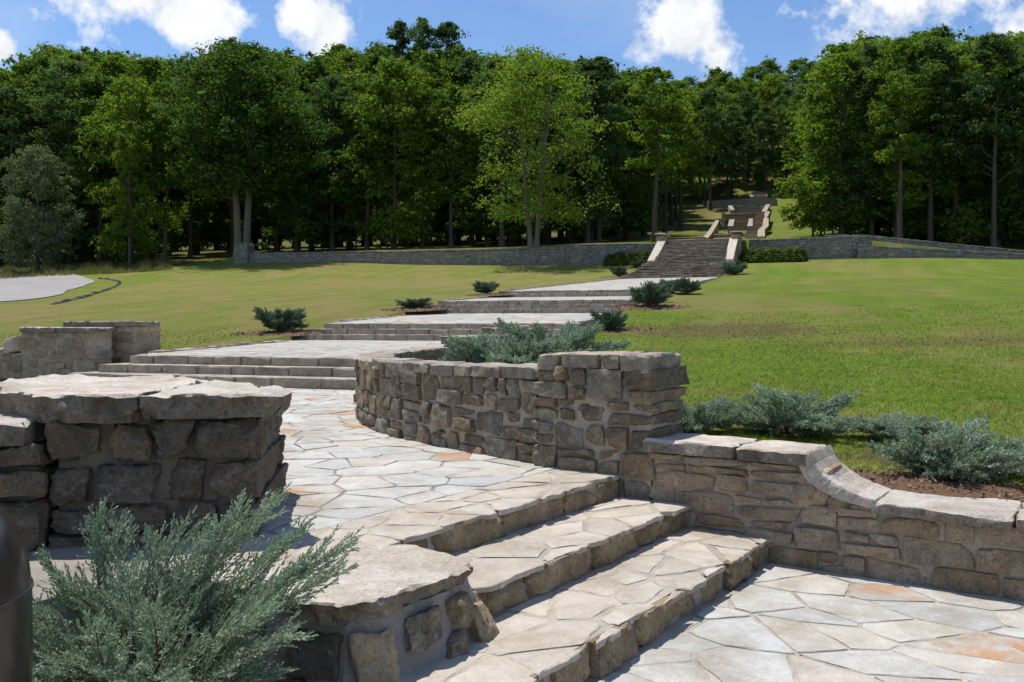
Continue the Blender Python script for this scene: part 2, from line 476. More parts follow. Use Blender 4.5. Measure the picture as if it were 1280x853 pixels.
def grass_mat(name, blade=False):
    m, nt, bs, out = new_mat(name)
    geo = nt.nodes.new('ShaderNodeNewGeometry')
    pos = geo.outputs['Position']
    mp = nt.nodes.new('ShaderNodeMapping')
    mp.inputs['Scale'].default_value = (0.6, 0.28, 0.2)
    nt.links.new(pos, mp.inputs[0])
    big = noise(nt, mp.outputs[0], 0.35, 5, 0.6, 0.4)
    mid = noise(nt, pos, 0.55, 5, 0.65)
    fine = noise(nt, pos, 9.0, 5, 0.75)
    vf = noise(nt, pos, 45.0, 3, 0.7)
    med = noise(nt, pos, 2.3, 6, 0.7)
    green = mix(nt, ramp(nt, math_node(nt, 'ADD', math_node(nt, 'MULTIPLY', fine, 0.5), math_node(nt, 'MULTIPLY', med, 0.5)), [(0.36, 0.0), (0.62, 1.0)]), (0.1, 0.17, 0.016), (0.185, 0.25, 0.034))
    dry = mix(nt, fine, (0.22, 0.185, 0.06), (0.31, 0.26, 0.1))
    sep = nt.nodes.new('ShaderNodeSeparateXYZ')
    nt.links.new(pos, sep.inputs[0])
    f = ramp(nt, math_node(nt, 'ADD', math_node(nt, 'MULTIPLY', big, 0.6), math_node(nt, 'MULTIPLY', mid, 0.4)), [(0.45, 0.0), (0.62, 0.85)])
    # the lawn is drier on the road side of the stairway
    side = math_node(nt, 'SUBTRACT', math_node(nt, 'MULTIPLY', sep.outputs[0], 0.951), math_node(nt, 'MULTIPLY', sep.outputs[1], 0.31))
    dryleft = ramp(nt, math_node(nt, 'DIVIDE', math_node(nt, 'ADD', side, 60.0), 60.0), [(0.0, 0.12), (0.35, 0.42), (0.8, 0.4), (0.9, 0.02)])
    f = math_node(nt, 'ADD', f, math_node(nt, 'MULTIPLY', dryleft, ramp(nt, mid, [(0.3, 0.4), (0.6, 1.4)])), clamp=True)
    c = mix(nt, f, green, dry)
    # two worn, browned patches in the right-hand lawn
    for (px, py, wx, wy, amt) in ((5.6, 23.0, 3.2, 2.6, 0.75), (9.5, 19.0, 4.5, 1.2, 0.5), (3.4, 7.6, 0.7, 0.5, 0.7)):
        qx = math_node(nt, 'DIVIDE', math_node(nt, 'SUBTRACT', sep.outputs[0], px), wx)
        qy = math_node(nt, 'DIVIDE', math_node(nt, 'SUBTRACT', sep.outputs[1], py), wy)
        rr_ = math_node(nt, 'ADD', math_node(nt, 'MULTIPLY', qx, qx), math_node(nt, 'MULTIPLY', qy, qy))
        rr_ = math_node(nt, 'ADD', rr_, math_node(nt, 'MULTIPLY', math_node(nt, 'SUBTRACT', med, 0.5), 4.0))
        c = mix(nt, math_node(nt, 'MULTIPLY', ramp(nt, rr_, [(0.3, 1.0), (1.0, 0.0)]), amt), c, (0.15, 0.115, 0.05))
    wob = math_node(nt, 'MULTIPLY', math_node(nt, 'SUBTRACT', big, 0.5), 5.0)
    stripe = math_node(nt, 'SINE', math_node(nt, 'MULTIPLY', math_node(nt, 'ADD', side, wob), 2.6))
    c = mix(nt, 1.0, c, ramp(nt, math_node(nt, 'ADD', math_node(nt, 'MULTIPLY', stripe, 0.5), 0.5), [(0.2, 0.96), (0.8, 1.04)]), 'MULTIPLY')
    clover = ramp(nt, noise(nt, pos, 1.4, 6, 0.75, 0.6), [(0.56, 0.0), (0.66, 0.55)])
    c = mix(nt, clover, c, (0.065, 0.12, 0.02))
    if blade:
        v = geo.outputs['Random Per Island']
        c = mix(nt, 1.0, c, ramp(nt, v, [(0.0, 0.95), (1.0, 1.7)]), 'MULTIPLY')
    else:
        c = mix(nt, 1.0, c, ramp(nt, vf, [(0.3, 0.65), (0.7, 1.2)]), 'MULTIPLY')
        at = nt.nodes.new('ShaderNodeAttribute')
        at.attribute_name = 'litter'
        lit = mix(nt, fine, (0.06, 0.045, 0.022), (0.1, 0.1, 0.03))
        lf = math_node(nt, 'MULTIPLY', at.outputs['Fac'], ramp(nt, noise(nt, pos, 0.12, 4, 0.6), [(0.35, 1.0), (0.6, 0.55)]))
        c = mix(nt, lf, c, lit)
        bump(nt, bs, math_node(nt, 'ADD', fine, vf), 1.0, 0.05)
    nt.links.new(c, bs.inputs['Base Color'])
    bs.inputs['Roughness'].default_value = 0.9
    bs.inputs['Specular IOR Level'].default_value = 0.05
    return m


M['lawn'] = grass_mat('mown_lawn')
M['blade'] = grass_mat('grass_blades', True)

# ------------------------------------------------------------------ terrain
B_L, B_R = -13.4, -5.8                   # edges of the stairway path (across the axis)
_pa = np.array([-60, -5, 4, 8, 14, 18, 24, 32, 40, 55, 69.5, 76, 84, 90])
_pz = np.array([0.2, 0.35, 0.42, 0.5, 0.78, 1.05, 1.52, 2.36, 3.1, 4.15, 5.3, 6.2, 7.4, 8.3])
_ta = np.linspace(-60, 90, 1501)
_tz = np.interp(_ta, _pa, _pz)
_k = np.hanning(41)
_k /= _k.sum()
_tz = np.convolve(np.pad(_tz, 20, 'edge'), _k, 'valid')
_ha = np.array([60, 84, 102, 170, 207, 226, 245, 300, 420, 700])
_hz = np.array([8.6, 9.25, 11.0, 18.6, 25.6, 30.4, 34.6, 60, 95, 120])

CURVE = np.array([(0.20, 7.36), (-0.14, 7.72), (-0.46, 8.13), (-0.80, 8.55), (-1.12, 9.0), (-1.45, 9.6), (-1.72, 10.25), (-1.90, 10.95),
                  (-1.98, 11.7), (-1.95, 12.5), (-1.80, 13.3), (-1.55, 14.2), (-1.25, 15.1)])

PAVED = np.vstack([
    CURVE[::-1] + np.array([0.2, 0.1]),
    ST([-3.4, -1.0, 3.0, 14.0], [6.38, 6.33, 6.33, 6.33]),
    np.array([(14, -14), (-16, -14), (-16, 19.6), (-9.2, 19.6)]),
    AB([16.0], [B_L]), AB([16.0], [B_R])])


def in_poly(x, y, P):
    inside = np.zeros(np.shape(x), bool)
    n = len(P)
    for i in range(n):
        x1, y1 = P[i]
        x2, y2 = P[(i + 1) % n]
        c = ((y1 > y) != (y2 > y))
        with np.errstate(divide='ignore', invalid='ignore'):
            xi = (x2 - x1) * (y - y1) / (y2 - y1 + 1e-12) + x1
        inside ^= c & (x < xi)
    return inside


def ab_of(x, y):
    return EA[0] * x + EA[1] * y, EB[0] * x + EB[1] * y


def paved(x, y):
    a, b = ab_of(x, y)
    p = in_poly(x, y, PAVED)
    p |= (a > 12) & (a < 70) & (b > B_L - 0.02) & (b < B_R + 0.02)
    p |= (a >= 70) & (a < 86) & (b > -12.4) & (b < -5.8)
    return p


def wall_jump(b):
    return smooth01((b + 62) / 3.0)


def ground_open(x, y):
    x = np.asarray(x, float)
    y = np.asarray(y, float)
    a, b = ab_of(x, y)
    low = np.interp(np.minimum(a, 90), _ta, _tz)
    low = low + 0.9 * smooth01((-20 - b) / 40.0) * smooth01((a - 50) / 34.0) * (1 - smooth01((a - 95) / 20))
    low = low - 1.3 * smooth01((b - 2) / 48.0) * smooth01((a - 45) / 38.0)
    low = low + 0.10 * fbm(np.stack([x * 0.12, y * 0.12, x * 0], -1), 5, 2) * smooth01((a - 18) / 15)
    hill = np.interp(a, _ha, _hz) + 0.35 * fbm(np.stack([x * 0.08, y * 0.08, x * 0], -1), 9, 2) * smooth01((np.abs(b + 9.5) - 6) / 10)
    t = smooth01((a - 84) / 16.0)
    gentle = low * (1 - t) + hill * t
    j = wall_jump(b)
    up = hill * j + gentle * (1 - j)
    z = np.where(a > 84.2, up, low)
    # the sloping ramp behind the right-hand walls
    k84 = 84.2
    uu = 640 + F * (k84 * EA[0] + b * EB[0]) / np.maximum(5.0, k84 * EA[1] + b * EB[1])
    yy = np.maximum(5.0, k84 * EA[1] + b * EB[1])
    uc = np.clip(uu, 1072, 1420)
    zlow = EYE + (405 - (308 + (uc - 1072) / 228.0 * 12)) / F * yy - 0.7
    zup = EYE + (405 - (296 + (uc - 1094) / 216.0 * 22)) / F * (yy + 1.6) - 0.35
    rise = zup + (hill - zup) * smooth01((a - 87) / 34.0)
    ramp_ = np.where(a > 86.0, np.minimum(rise, np.maximum(hill, zup)), np.minimum(zlow, zup))
    wr = smooth01((uu - 1066) / 10.0) * (b > 0) * (a > 84.2)
    return z * (1 - wr) + ramp_ * wr


def ground_z(x, y):
    z = ground_open(x, y)
    a, b = ab_of(np.asarray(x, float), np.asarray(y, float))
    p = paved(np.asarray(x, float), np.asarray(y, float))
    lowered = np.where(a < 14.5, -0.35, z - 0.6)
    return np.where(p, lowered, z)


def hit(u, v, dmax=420.0):
    d = np.concatenate([np.linspace(4, 60, 1200), np.linspace(60, dmax, 2400)])
    x = (u - 640) / F * d
    zr = EYE + (405 - v) / F * d
    g = ground_open(x, d)
    i = np.argmax(zr <= g) if np.any(zr <= g) else len(d) - 1
    return float(x[i]), float(d[i]), float(g[i])


def build_ground():
    ga = np.unique(np.round(np.concatenate([np.arange(-80, 0, 4.0), np.arange(0, 20, 0.15), np.arange(20, 83, 0.8),
                                            [83.6, 84.0, 84.19, 84.21, 84.6, 85.2, 85.95, 86.01], np.arange(86.5, 110, 1.5),
                                            np.arange(110, 260, 4), np.arange(260, 700, 20)]), 3))
    gb = np.unique(np.round(np.concatenate([np.arange(-400, -110, 20), np.arange(-110, -16, 1.4), np.arange(-16, 6, 0.15),
                                            np.arange(6, 20, 0.7), np.arange(20, 110, 2.0), np.arange(110, 420, 20)]), 3))
    A, B = np.meshgrid(ga, gb, indexing='ij')
    X = A * EA[0] + B * EB[0]
    Y = A * EA[1] + B * EB[1]
    Z = ground_z(X, Y)
    V = np.stack([X, Y, Z], -1).reshape(-1, 3)
    na, nb = len(ga), len(gb)
    i = (np.arange(na - 1)[:, None] * nb + np.arange(nb - 1)[None, :]).ravel()
    Fc = np.stack([i, i + 1, i + nb + 1, i + nb], -1)
    me = bpy.data.meshes.new('ground')
    me.vertices.add(len(V))
    me.vertices.foreach_set('co', V.astype(np.float32).ravel())
    me.loops.add(Fc.size)
    me.loops.foreach_set('vertex_index', Fc.astype(np.int32).ravel()[::1])
    me.polygons.add(len(Fc))
    me.polygons.foreach_set('loop_start', np.arange(0, Fc.size, 4, dtype=np.int32))
    me.polygons.foreach_set('loop_total', np.full(len(Fc), 4, np.int32))
    me.polygons.foreach_set('use_smooth', np.ones(len(Fc), bool))
    me.materials.append(M['lawn'])
    at = me.attributes.new('litter', 'FLOAT', 'POINT')
    strip = smooth01((np.abs(B + 6.0) - 11) / 8.0)
    lf = smooth01((A - 84.2) / 3.0) * np.maximum(0.25, strip)
    far_left = smooth01((-62 - B) / 6.0) * smooth01((A - 74) / 6.0)
    lf = np.maximum(lf, far_left)
    at.data.foreach_set('value', lf.astype(np.float32).ravel())
    me.update(calc_edges=True)
    me.flip_normals()
    o = bpy.data.objects.new('ground', me)
    tag(o, kind='structure')
    WLOC[o.name] = (0, 0, 0)
    link(o)


build_ground()

# ------------------------------------------------------------------ stone builders
def ccw(P):
    P = np.asarray(P, float)
    x, y = P[:, 0], P[:, 1]
    ar = np.sum(x * np.roll(y, -1) - np.roll(x, -1) * y)
    return P if ar > 0 else P[::-1]


def resample(P, res):
    out = []
    for i in range(len(P)):
        p, q = P[i], P[(i + 1) % len(P)]
        n = max(1, int(round(np.linalg.norm(q - p) / res)))
        for k in range(n):
            out.append(p + (q - p) * k / n)
    return np.array(out)


def slab(P, zt, th, res=0.12, rough=0.008, chamf=0.012, levels=1, seed=0, inner=(), topamp=0.003, soft=1, nfreq=9.0, undercut=0.0, chip=0.0):
    """an irregular flat stone: outline P (n,2), top height zt (number or function), thickness th"""
    P = resample(ccw(P), res)
    for _ in range(soft):
        P = 0.2 * np.roll(P, 1, 0) + 0.6 * P + 0.2 * np.roll(P, -1, 0)
    tan = np.roll(P, -1, 0) - np.roll(P, 1, 0)
    nrm = np.stack([tan[:, 1], -tan[:, 0]], -1)
    nrm /= np.linalg.norm(nrm, axis=1, keepdims=True) + 1e-9
    zf = zt if callable(zt) else (lambda q: np.full(len(q), float(zt)))
    n = len(P)
    rings = []
    P = P + nrm * (rough * fbm(np.column_stack([P * 3.0, np.full(n, seed * 3.7)]), seed, 2))[:, None]
    for k in range(levels + 1):
        f = k / levels
        zz = zf(P) - th + (th - chamf) * f
        disp = rough * fbm(np.column_stack([P * nfreq, zz * nfreq + seed * 1.3]), seed + 3, 2)
        Q = P + nrm * (disp - undercut * (1 - f))[:, None]
        rings.append(np.column_stack([Q, zz]))
    ch_ = np.clip(fbm(np.column_stack([P * 9, np.full(n, seed)]), seed + 5, 2) + 0.1, 0, 1) * 2
    rings[-1][:, 2] -= chip * 0.6 * ch_
    Q = P - nrm * (chamf + chip * ch_)[:, None]
    cz = zf(Q)
    rings.append(np.column_stack([Q, cz + topamp * fbm(np.column_stack([Q * 6, cz]), seed + 7, 2)]))
    cen = Q.mean(0)
    for fi in inner:
        q = cen + (Q - cen) * fi
        rings.append(np.column_stack([q, zf(q) + topamp * fbm(np.column_stack([q * 6, zf(q)]), seed + 7, 3)]))
    V = np.vstack(rings)
    faces = [list(range(n - 1, -1, -1))]
    for r in range(len(rings) - 1):
        for i in range(n):
            j = (i + 1) % n
            faces.append([r * n + i, r * n + j, (r + 1) * n + j, (r + 1) * n + i])
    base = (len(rings) - 1) * n
    if inner:
        V = np.vstack([V, [[cen[0], cen[1], zf(cen[None])[0]]]])
        c = len(V) - 1
        for i in range(n):
            faces.append([base + i, base + (i + 1) % n, c])
    else:
        faces.append([base + i for i in range(n)])
    return V, faces


_cubes = {}


def cube_grid(n):
    if n in _cubes:
        return _cubes[n]
    idx, V, Fs = {}, [], []

    def vid(i, j, k):
        key = (i, j, k)
        if key not in idx:
            idx[key] = len(V)
            V.append((2 * i / n - 1, 2 * j / n - 1, 2 * k / n - 1))
        return idx[key]
    for i in range(n):
        for j in range(n):
            Fs.append([vid(i, j, 0), vid(i, j + 1, 0), vid(i + 1, j + 1, 0), vid(i + 1, j, 0)])
            Fs.append([vid(i, j, n), vid(i + 1, j, n), vid(i + 1, j + 1, n), vid(i, j + 1, n)])
            Fs.append([vid(i, 0, j), vid(i + 1, 0, j), vid(i + 1, 0, j + 1), vid(i, 0, j + 1)])
            Fs.append([vid(i, n, j), vid(i, n, j + 1), vid(i + 1, n, j + 1), vid(i + 1, n, j)])
            Fs.append([vid(0, i, j), vid(0, i, j + 1), vid(0, i + 1, j + 1), vid(0, i + 1, j)])
            Fs.append([vid(n, i, j), vid(n, i + 1, j), vid(n, i + 1, j + 1), vid(n, i, j + 1)])
    _cubes[n] = (np.array(V), Fs)
    return _cubes[n]


def rock(lo, hi, n, r, e=9.0, amp=0.012, skew=0.012, freq=9.0, cuts=0, cutd=0.03, front=2):
    """rough block between corners lo and hi (local axes), rounded, skewed and pitted"""
    P, Fs = cube_grid(n)
    lo = np.asarray(lo, float)
    hi = np.asarray(hi, float)
    nr = (np.abs(P) ** e).sum(1) ** (1 / e)
    Q = P / nr[:, None]
    half = (hi - lo) / 2
    cen = (hi + lo) / 2
    C = r.uniform(-1, 1, (2, 2, 2, 3)) * skew
    w = (Q + 1) / 2
    sk = 0
    for i in (0, 1):
        for j in (0, 1):
            for k in (0, 1):
                wt = (w[:, 0] if i else 1 - w[:, 0]) * (w[:, 1] if j else 1 - w[:, 1]) * (w[:, 2] if k else 1 - w[:, 2])
                sk = sk + wt[:, None] * C[i, j, k]
    L = cen + Q * half + sk
    nn = Q ** 7
    nn /= np.linalg.norm(nn, axis=1, keepdims=True) + 1e-9
    sd = int(r.integers(0, 9999))
    for _ in range(cuts):
        w_ = r.uniform(-0.75, 0.75, 3)
        w_[front] = r.uniform(0.35, 1.0)
        w_ /= np.linalg.norm(w_)
        dd = (L - cen) @ w_
        plane = dd.max() - r.uniform(0.3, 1.0) * cutd
        L = L - w_ * np.maximum(dd - plane, 0)[:, None]
    nz_ = fbm(L * freq, sd, 4)
    nz_ = nz_ - 0.6 * np.abs(fbm(L * freq * 0.6, sd + 50, 2)) + 0.35 * vnoise(L * freq * 5.0, sd + 9)
    L = L + nn * (amp * nz_)[:, None]
    return L, Fs


class Path:
    """front line of a wall in plan; outward = to the given side"""
    def __init__(self, pts, side):
        self.p = np.asarray(pts, float)
        seg = np.linalg.norm(np.diff(self.p, axis=0), axis=1)
        self.s = np.concatenate([[0], np.cumsum(seg)])
        self.len = self.s[-1]
        t = np.gradient(self.p, self.s, axis=0) if len(self.p) > 2 else np.repeat([(self.p[1] - self.p[0])], 2, 0)
        t = t / np.linalg.norm(t, axis=1, keepdims=True)
        self.n = np.stack([t[:, 1], -t[:, 0]], -1) * side
        self.t = t

    def at(self, al, w):
        al = np.asarray(al, float)
        c = np.clip(al, 0, self.len)
        x = np.interp(c, self.s, self.p[:, 0])
        y = np.interp(c, self.s, self.p[:, 1])
        nx = np.interp(c, self.s, self.n[:, 0])
        ny = np.interp(c, self.s, self.n[:, 1])
        tx = np.interp(c, self.s, self.t[:, 0])
        ty = np.interp(c, self.s, self.t[:, 1])
        ex = al - c
        return np.stack([x + nx * w + tx * ex, y + ny * w + ty * ex], -1)


def cells_rubble(L, z0, z1, band, length, r, split=0.5, ztop=None):
    out = []
    z = z0
    while z < z1 - 1e-3:
        h = r.uniform(*band)
        if z + h > z1 - band[0] * 0.6:
            h = z1 - z
        x = 0.0
        while x < L - 1e-3:
            l = r.uniform(*length)
            if x + l > L - length[0] * 0.6:
                l = L - x
            q = r.random()
            if q < split and h > band[0] * 0.9:
                f = r.uniform(0.35, 0.65)
                out.append((x, x + l, z, z + h * f))
                if r.random() < 0.45 and l > length[0] * 1.4:
                    g = r.uniform(0.35, 0.65)
                    out.append((x, x + l * g, z + h * f, z + h))
                    out.append((x + l * g, x + l, z + h * f, z + h))
                else:
                    out.append((x, x + l, z + h * f, z + h))
            else:
                out.append((x, x + l, z, z + h))
            x += l
        z += h
    return out


def frame_mesh(path, L):
    xy = path.at(L[:, 0], L[:, 2])
    return np.column_stack([xy, L[:, 1]])


def rubble_wall(root, path, z0, z1, thick, mat, mortar, r, band=(0.16, 0.28), length=(0.2, 0.46), n=4, gap=0.011,
                amp=0.012, proud=(0.0, 0.03), split=0.45, skew=0.014, z1f=None, name='stone', freq=9.0, core_in=0.022, e=30.0, cuts=4, cutd=0.024):
    for (x0, x1, za, zb) in cells_rubble(path.len, z0, z1, band, length, r, split):
        if z1f is not None:
            top = float(z1f((x0 + x1) / 2))
            if za > top - 0.04:
                continue
            zb = min(zb, top)
        pr = r.uniform(*proud)
        e0 = gap if x0 > 0.01 else -pr
        e1 = gap if x1 < path.len - 0.01 else -pr
        L, Fs = rock((x0 + e0, za + gap, -thick - r.uniform(*proud)), (x1 - e1, zb - gap * 0.8, pr), n, r, e, amp, skew, freq, cuts, cutd)
        mesh_obj(name, frame_mesh(path, L), Fs, mat, root, True)
    m = max(2, int(path.len / 0.12))
    al = np.linspace(0.012, path.len - 0.012, m)
    tops = np.array([z1 if z1f is None else min(z1, float(z1f(q))) for q in al]) - 0.015
    V, Fs = [], []
    o_ = path.at(al, np.full(m, -core_in))
    i_ = path.at(al, np.full(m, -thick + core_in))
    V = np.vstack([np.column_stack([o_, np.full(m, z0)]), np.column_stack([o_, tops]),
                   np.column_stack([i_, tops]), np.column_stack([i_, np.full(m, z0)])])
    for k in range(m - 1):
        for q in range(3):
            Fs.append([q * m + k, q * m + k + 1, (q + 1) * m + k + 1, (q + 1) * m + k])
    Fs.append([0, m, 2 * m, 3 * m])
    Fs.append([m - 1, 4 * m - 1, 3 * m - 1, 2 * m - 1])
    mesh_obj('mortar', V, Fs, mortar, root)


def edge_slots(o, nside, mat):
    """the sides and underside of a slab are browner than its top: faces 0..nside get a second material"""
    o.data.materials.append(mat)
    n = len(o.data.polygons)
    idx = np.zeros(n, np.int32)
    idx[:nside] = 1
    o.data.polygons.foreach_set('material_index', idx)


def cap_row(root, path, z, th, thick, over, mat, r, length=(0.35, 0.7), gap=0.006, name='capstone', a0=0.0, a1=None, levels=3, endover=0.0,
            rough=0.022, inner=(0.8, 0.5, 0.25)):
    a1 = path.len if a1 is None else a1
    x = a0 - endover
    end = a1 + endover
    zf = z if callable(z) else (lambda q: z)
    while x < end - 1e-3:
        l = r.uniform(*length)
        if x + l > end - length[0] * 0.7:
            l = end - x
        m = max(2, int(l / 0.15) + 1)
        al = np.linspace(x + gap, x + l - gap, m)
        f = path.at(al, np.full(m, over + r.uniform(-0.012, 0.02)))
        b = path.at(al, np.full(m, -thick - over + r.uniform(-0.02, 0.01)))
        P = np.vstack([f, b[::-1]])
        zz = zf(x + l / 2) + r.uniform(-0.01, 0.008)
        V, Fs = slab(P, zz, th + r.uniform(-0.01, 0.015), res=0.04, rough=rough * 1.1, chamf=0.008, levels=levels, seed=int(r.integers(0, 9999)),
                     inner=inner, topamp=0.016, chip=0.02, nfreq=13.0)
        o = mesh_obj(name, V, Fs, mat, root, True)
        nb_ = len(Fs[0])
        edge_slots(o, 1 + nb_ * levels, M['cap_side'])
        x += l


def clip_half(P, p0, nrm):
    """keep the part of polygon P where (p-p0).nrm <= 0"""
    out = []
    n = len(P)
    d = [float((P[i][0] - p0[0]) * nrm[0] + (P[i][1] - p0[1]) * nrm[1]) for i in range(n)]
    for i in range(n):
        j = (i + 1) % n
        if d[i] <= 0:
            out.append(P[i])
        if (d[i] < 0 < d[j]) or (d[j] < 0 < d[i]):
            t = d[i] / (d[i] - d[j])
            out.append((P[i][0] + (P[j][0] - P[i][0]) * t, P[i][1] + (P[j][1] - P[i][1]) * t))
    return out


def voronoi(bound, cx, cy, r, jitter=0.42):
    """irregular paving cells filling the convex polygon bound; cell pitch cx, cy"""
    bound = [tuple(p) for p in ccw(bound)]
    B = np.array(bound)
    lo, hi = B.min(0), B.max(0)
    pts = []
    ny = max(1, int(round((hi[1] - lo[1]) / cy)))
    nx = max(1, int(round((hi[0] - lo[0]) / cx)))
    dx, dy = (hi[0] - lo[0]) / nx, (hi[1] - lo[1]) / ny
    for j in range(-1, ny + 1):
        for i in range(-1, nx + 1):
            px = lo[0] + (i + 0.5 + (0.5 if j % 2 else 0)) * dx + r.uniform(-1, 1) * jitter * dx
            py = lo[1] + (j + 0.5) * dy + r.uniform(-1, 1) * jitter * dy
            if r.random() < 0.12:
                continue
            pts.append((px, py))
    pts = np.array(pts)
    cells = []
    inv = np.array([1 / cx, 1 / cy])
    for k, p in enumerate(pts):
        d2 = (((pts - p) * inv) ** 2).sum(1)
        near = np.argsort(d2)[1:18]
        P = bound
        for q in near:
            dv = (pts[q] - p) * inv * inv
            mid = (pts[q] + p) / 2
            P = clip_half(P, mid, dv)
            if len(P) < 3:
                break
        if len(P) >= 3:
            Q = np.array(P)
            x, y = Q[:, 0], Q[:, 1]
            ar = 0.5 * abs(np.sum(x * np.roll(y, -1) - np.roll(x, -1) * y))
            if ar > 0.012:
                cells.append(Q)
    return cells


def shrink(P, g):
    P = ccw(P)
    out = [tuple(p) for p in P]
    for i in range(len(P)):
        p, q = P[i], P[(i + 1) % len(P)]
        t = q - p
        l = np.linalg.norm(t)
        if l < 1e-6:
            continue
        n = np.array([t[1], -t[0]]) / l
        out = clip_half(out, p - n * g, n)
        if len(out) < 3:
            return None
    Q = np.array(out)
    keep = [i for i in range(len(Q)) if np.linalg.norm(Q[i] - Q[(i + 1) % len(Q)]) > 0.004]
    return Q[keep] if len(keep) >= 3 else None


def box_verts(A0, A1, B0, B1, z0, z1, tf):
    c = [(A0, B0), (A1, B0), (A1, B1), (A0, B1)]
    V = [tuple(tf(*q)) + (z0,) for q in c] + [tuple(tf(*q)) + (z1,) for q in c]
    Fs = [[3, 2, 1, 0], [4, 5, 6, 7], [0, 1, 5, 4], [1, 2, 6, 5], [2, 3, 7, 6], [3, 0, 4, 7]]
    return V, Fs


def fixwind(V, Fs):
    return Fs


# ------------------------------------------------------------------ upper plaza
r = np.random.default_rng(11)
plaza = thing('upper_plaza', None, None, (-2, 9, 0.5), kind='structure')
PB = np.vstack([ST([-3.74], [9.6]), ST([-3.74], [1.6]), [(-4.4, 3.4)], AB([2.0], [-15.0]), AB([13.97], [-15.0]), AB([13.97], [-4.0])])
PB = PB[np.argsort(np.arctan2(PB[:, 1] - PB[:, 1].mean(), PB[:, 0] - PB[:, 0].mean()))]
Vb, Fb = slab(PB, 0.4945, 0.5, res=5.0, rough=0.0, chamf=0.001, soft=0, topamp=0)
mesh_obj('mortar_bed', Vb, Fb, M['mortar_grey'], plaza)
cv_cent = CURVE
nflag = 0
for P in voronoi(PB, 0.41, 0.38, r, 0.48):
    c = P.mean(0)
    near = np.argmin(((CURVE - c) ** 2).sum(1))
    if in_poly(np.array(c[0]), np.array(c[1]), np.vstack([CURVE + np.array([0.35, 0.12]), [(8, 15)], [(8, 3)], ST([-3.0], [6.5])])):
        continue
    u = 640 + F * c[0] / c[1]
    if u < -260 or c[1] < 3.6 or c[0] < -8.5 or (u < 240 and c[1] < 5.6):
        continue
    Q = shrink(P, r.uniform(0.007, 0.012))
    if Q is None:
        continue
    tx, ty = r.uniform(-0.004, 0.004, 2)
    zc = 0.5 + r.uniform(-0.003, 0.004)
    V, Fs = slab(Q, (lambda q, c=c, tx=tx, ty=ty, zc=zc: zc + (q[:, 0] - c[0]) * tx + (q[:, 1] - c[1]) * ty), 0.03,
                 res=0.09, rough=0.013, chamf=0.004, levels=1, seed=nflag, soft=0, topamp=0.001)
    mesh_obj('flagstone', V, Fs, M['flag'], plaza)
    nflag += 1

# ------------------------------------------------------------------ lower terrace
terrace = thing('lower_terrace', None, None, (2, 4, 0), kind='structure')
LB = ST([-2.3, 3.4, 3.4, -2.3], [1.2, 1.2, 6.14, 6.14])
Vb, Fb = slab(LB, -0.004, 0.3, res=9.0, rough=0.0, chamf=0.001, soft=0, topamp=0)
mesh_obj('mortar_bed', Vb, Fb, M['mortar_pale'], terrace)
k = 0
for P in voronoi([(-2.03, 1.3), (3.2, 1.3), (3.2, 6.11), (-2.03, 6.11)], 0.42, 0.27, r, 0.48):
    Q = shrink(P, r.uniform(0.009, 0.016))
    if Q is None:
        continue
    Q = ST(Q[:, 0], Q[:, 1])
    Q = np.array([Q[i] for i in range(len(Q))])
    V, Fs = slab(Q, r.uniform(-0.002, 0.005), 0.03, res=0.07, rough=0.016, chamf=0.004, levels=1, seed=300 + k, soft=0, topamp=0.0015)
    mesh_obj('flagstone', V, Fs, M['flag'], terrace)
    k += 1

# ------------------------------------------------------------------ front steps (three, descending towards the lower terrace)
steps = thing('front_steps', 'three wide rough stone steps descending from plaza to lower flagstone terrace', 'steps', tuple(ST(-2.6, 4.8)) + (0,))
T0, T1 = 2.7, 6.115
NOSE = [(-3.76, -3.18, 0.5), (-3.20, -2.64, 0.335), (-2.66, -2.03, 0.17)]
for si, (s0, s1, zt) in enumerate(NOSE):
    tf = lambda s, t: ST(s, t)
    m = 60
    V, Fs = box_verts(s0 - 0.1, s1 - 0.05, T0, T1, -0.1, zt - 0.004, tf)
    st = mesh_obj('step', V, Fs, M['mortar_pale'], steps)
    cells = voronoi([(s0, T0), (s1, T0), (s1, T1), (s0, T1)], 0.28, 0.38, r, 0.46)
    for P in cells:
        touch = P[:, 0].max() > s1 - 0.004
        Q = shrink(P, r.uniform(0.012, 0.026))
        if Q is None:
            continue
        if touch:
            Q[:, 0] = np.where(Q[:, 0] > s1 - 0.04, s1 + r.uniform(-0.02, 0.01), Q[:, 0])
        XY = ST(Q[:, 0], Q[:, 1])
        V, Fs = slab(XY, zt + r.uniform(-0.003, 0.004), 0.03, res=0.05, rough=0.022, chamf=0.004, levels=1, seed=int(r.integers(0, 9999)),
                     soft=0, topamp=0.003, nfreq=16.0)
        mesh_obj('tread_stone', V, Fs, M['tread'], st)
    t = T0
    while t < T1 - 0.02:
        l = r.uniform(0.28, 0.75)
        if t + l > T1 - 0.25:
            l = T1 - t
        pr = r.uniform(-0.03, 0.012)
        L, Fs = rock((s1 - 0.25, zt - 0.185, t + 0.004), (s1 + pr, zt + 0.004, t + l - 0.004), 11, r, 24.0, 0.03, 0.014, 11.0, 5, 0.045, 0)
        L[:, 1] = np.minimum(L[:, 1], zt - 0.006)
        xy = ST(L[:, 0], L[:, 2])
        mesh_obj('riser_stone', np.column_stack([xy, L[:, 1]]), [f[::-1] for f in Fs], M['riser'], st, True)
        t += l

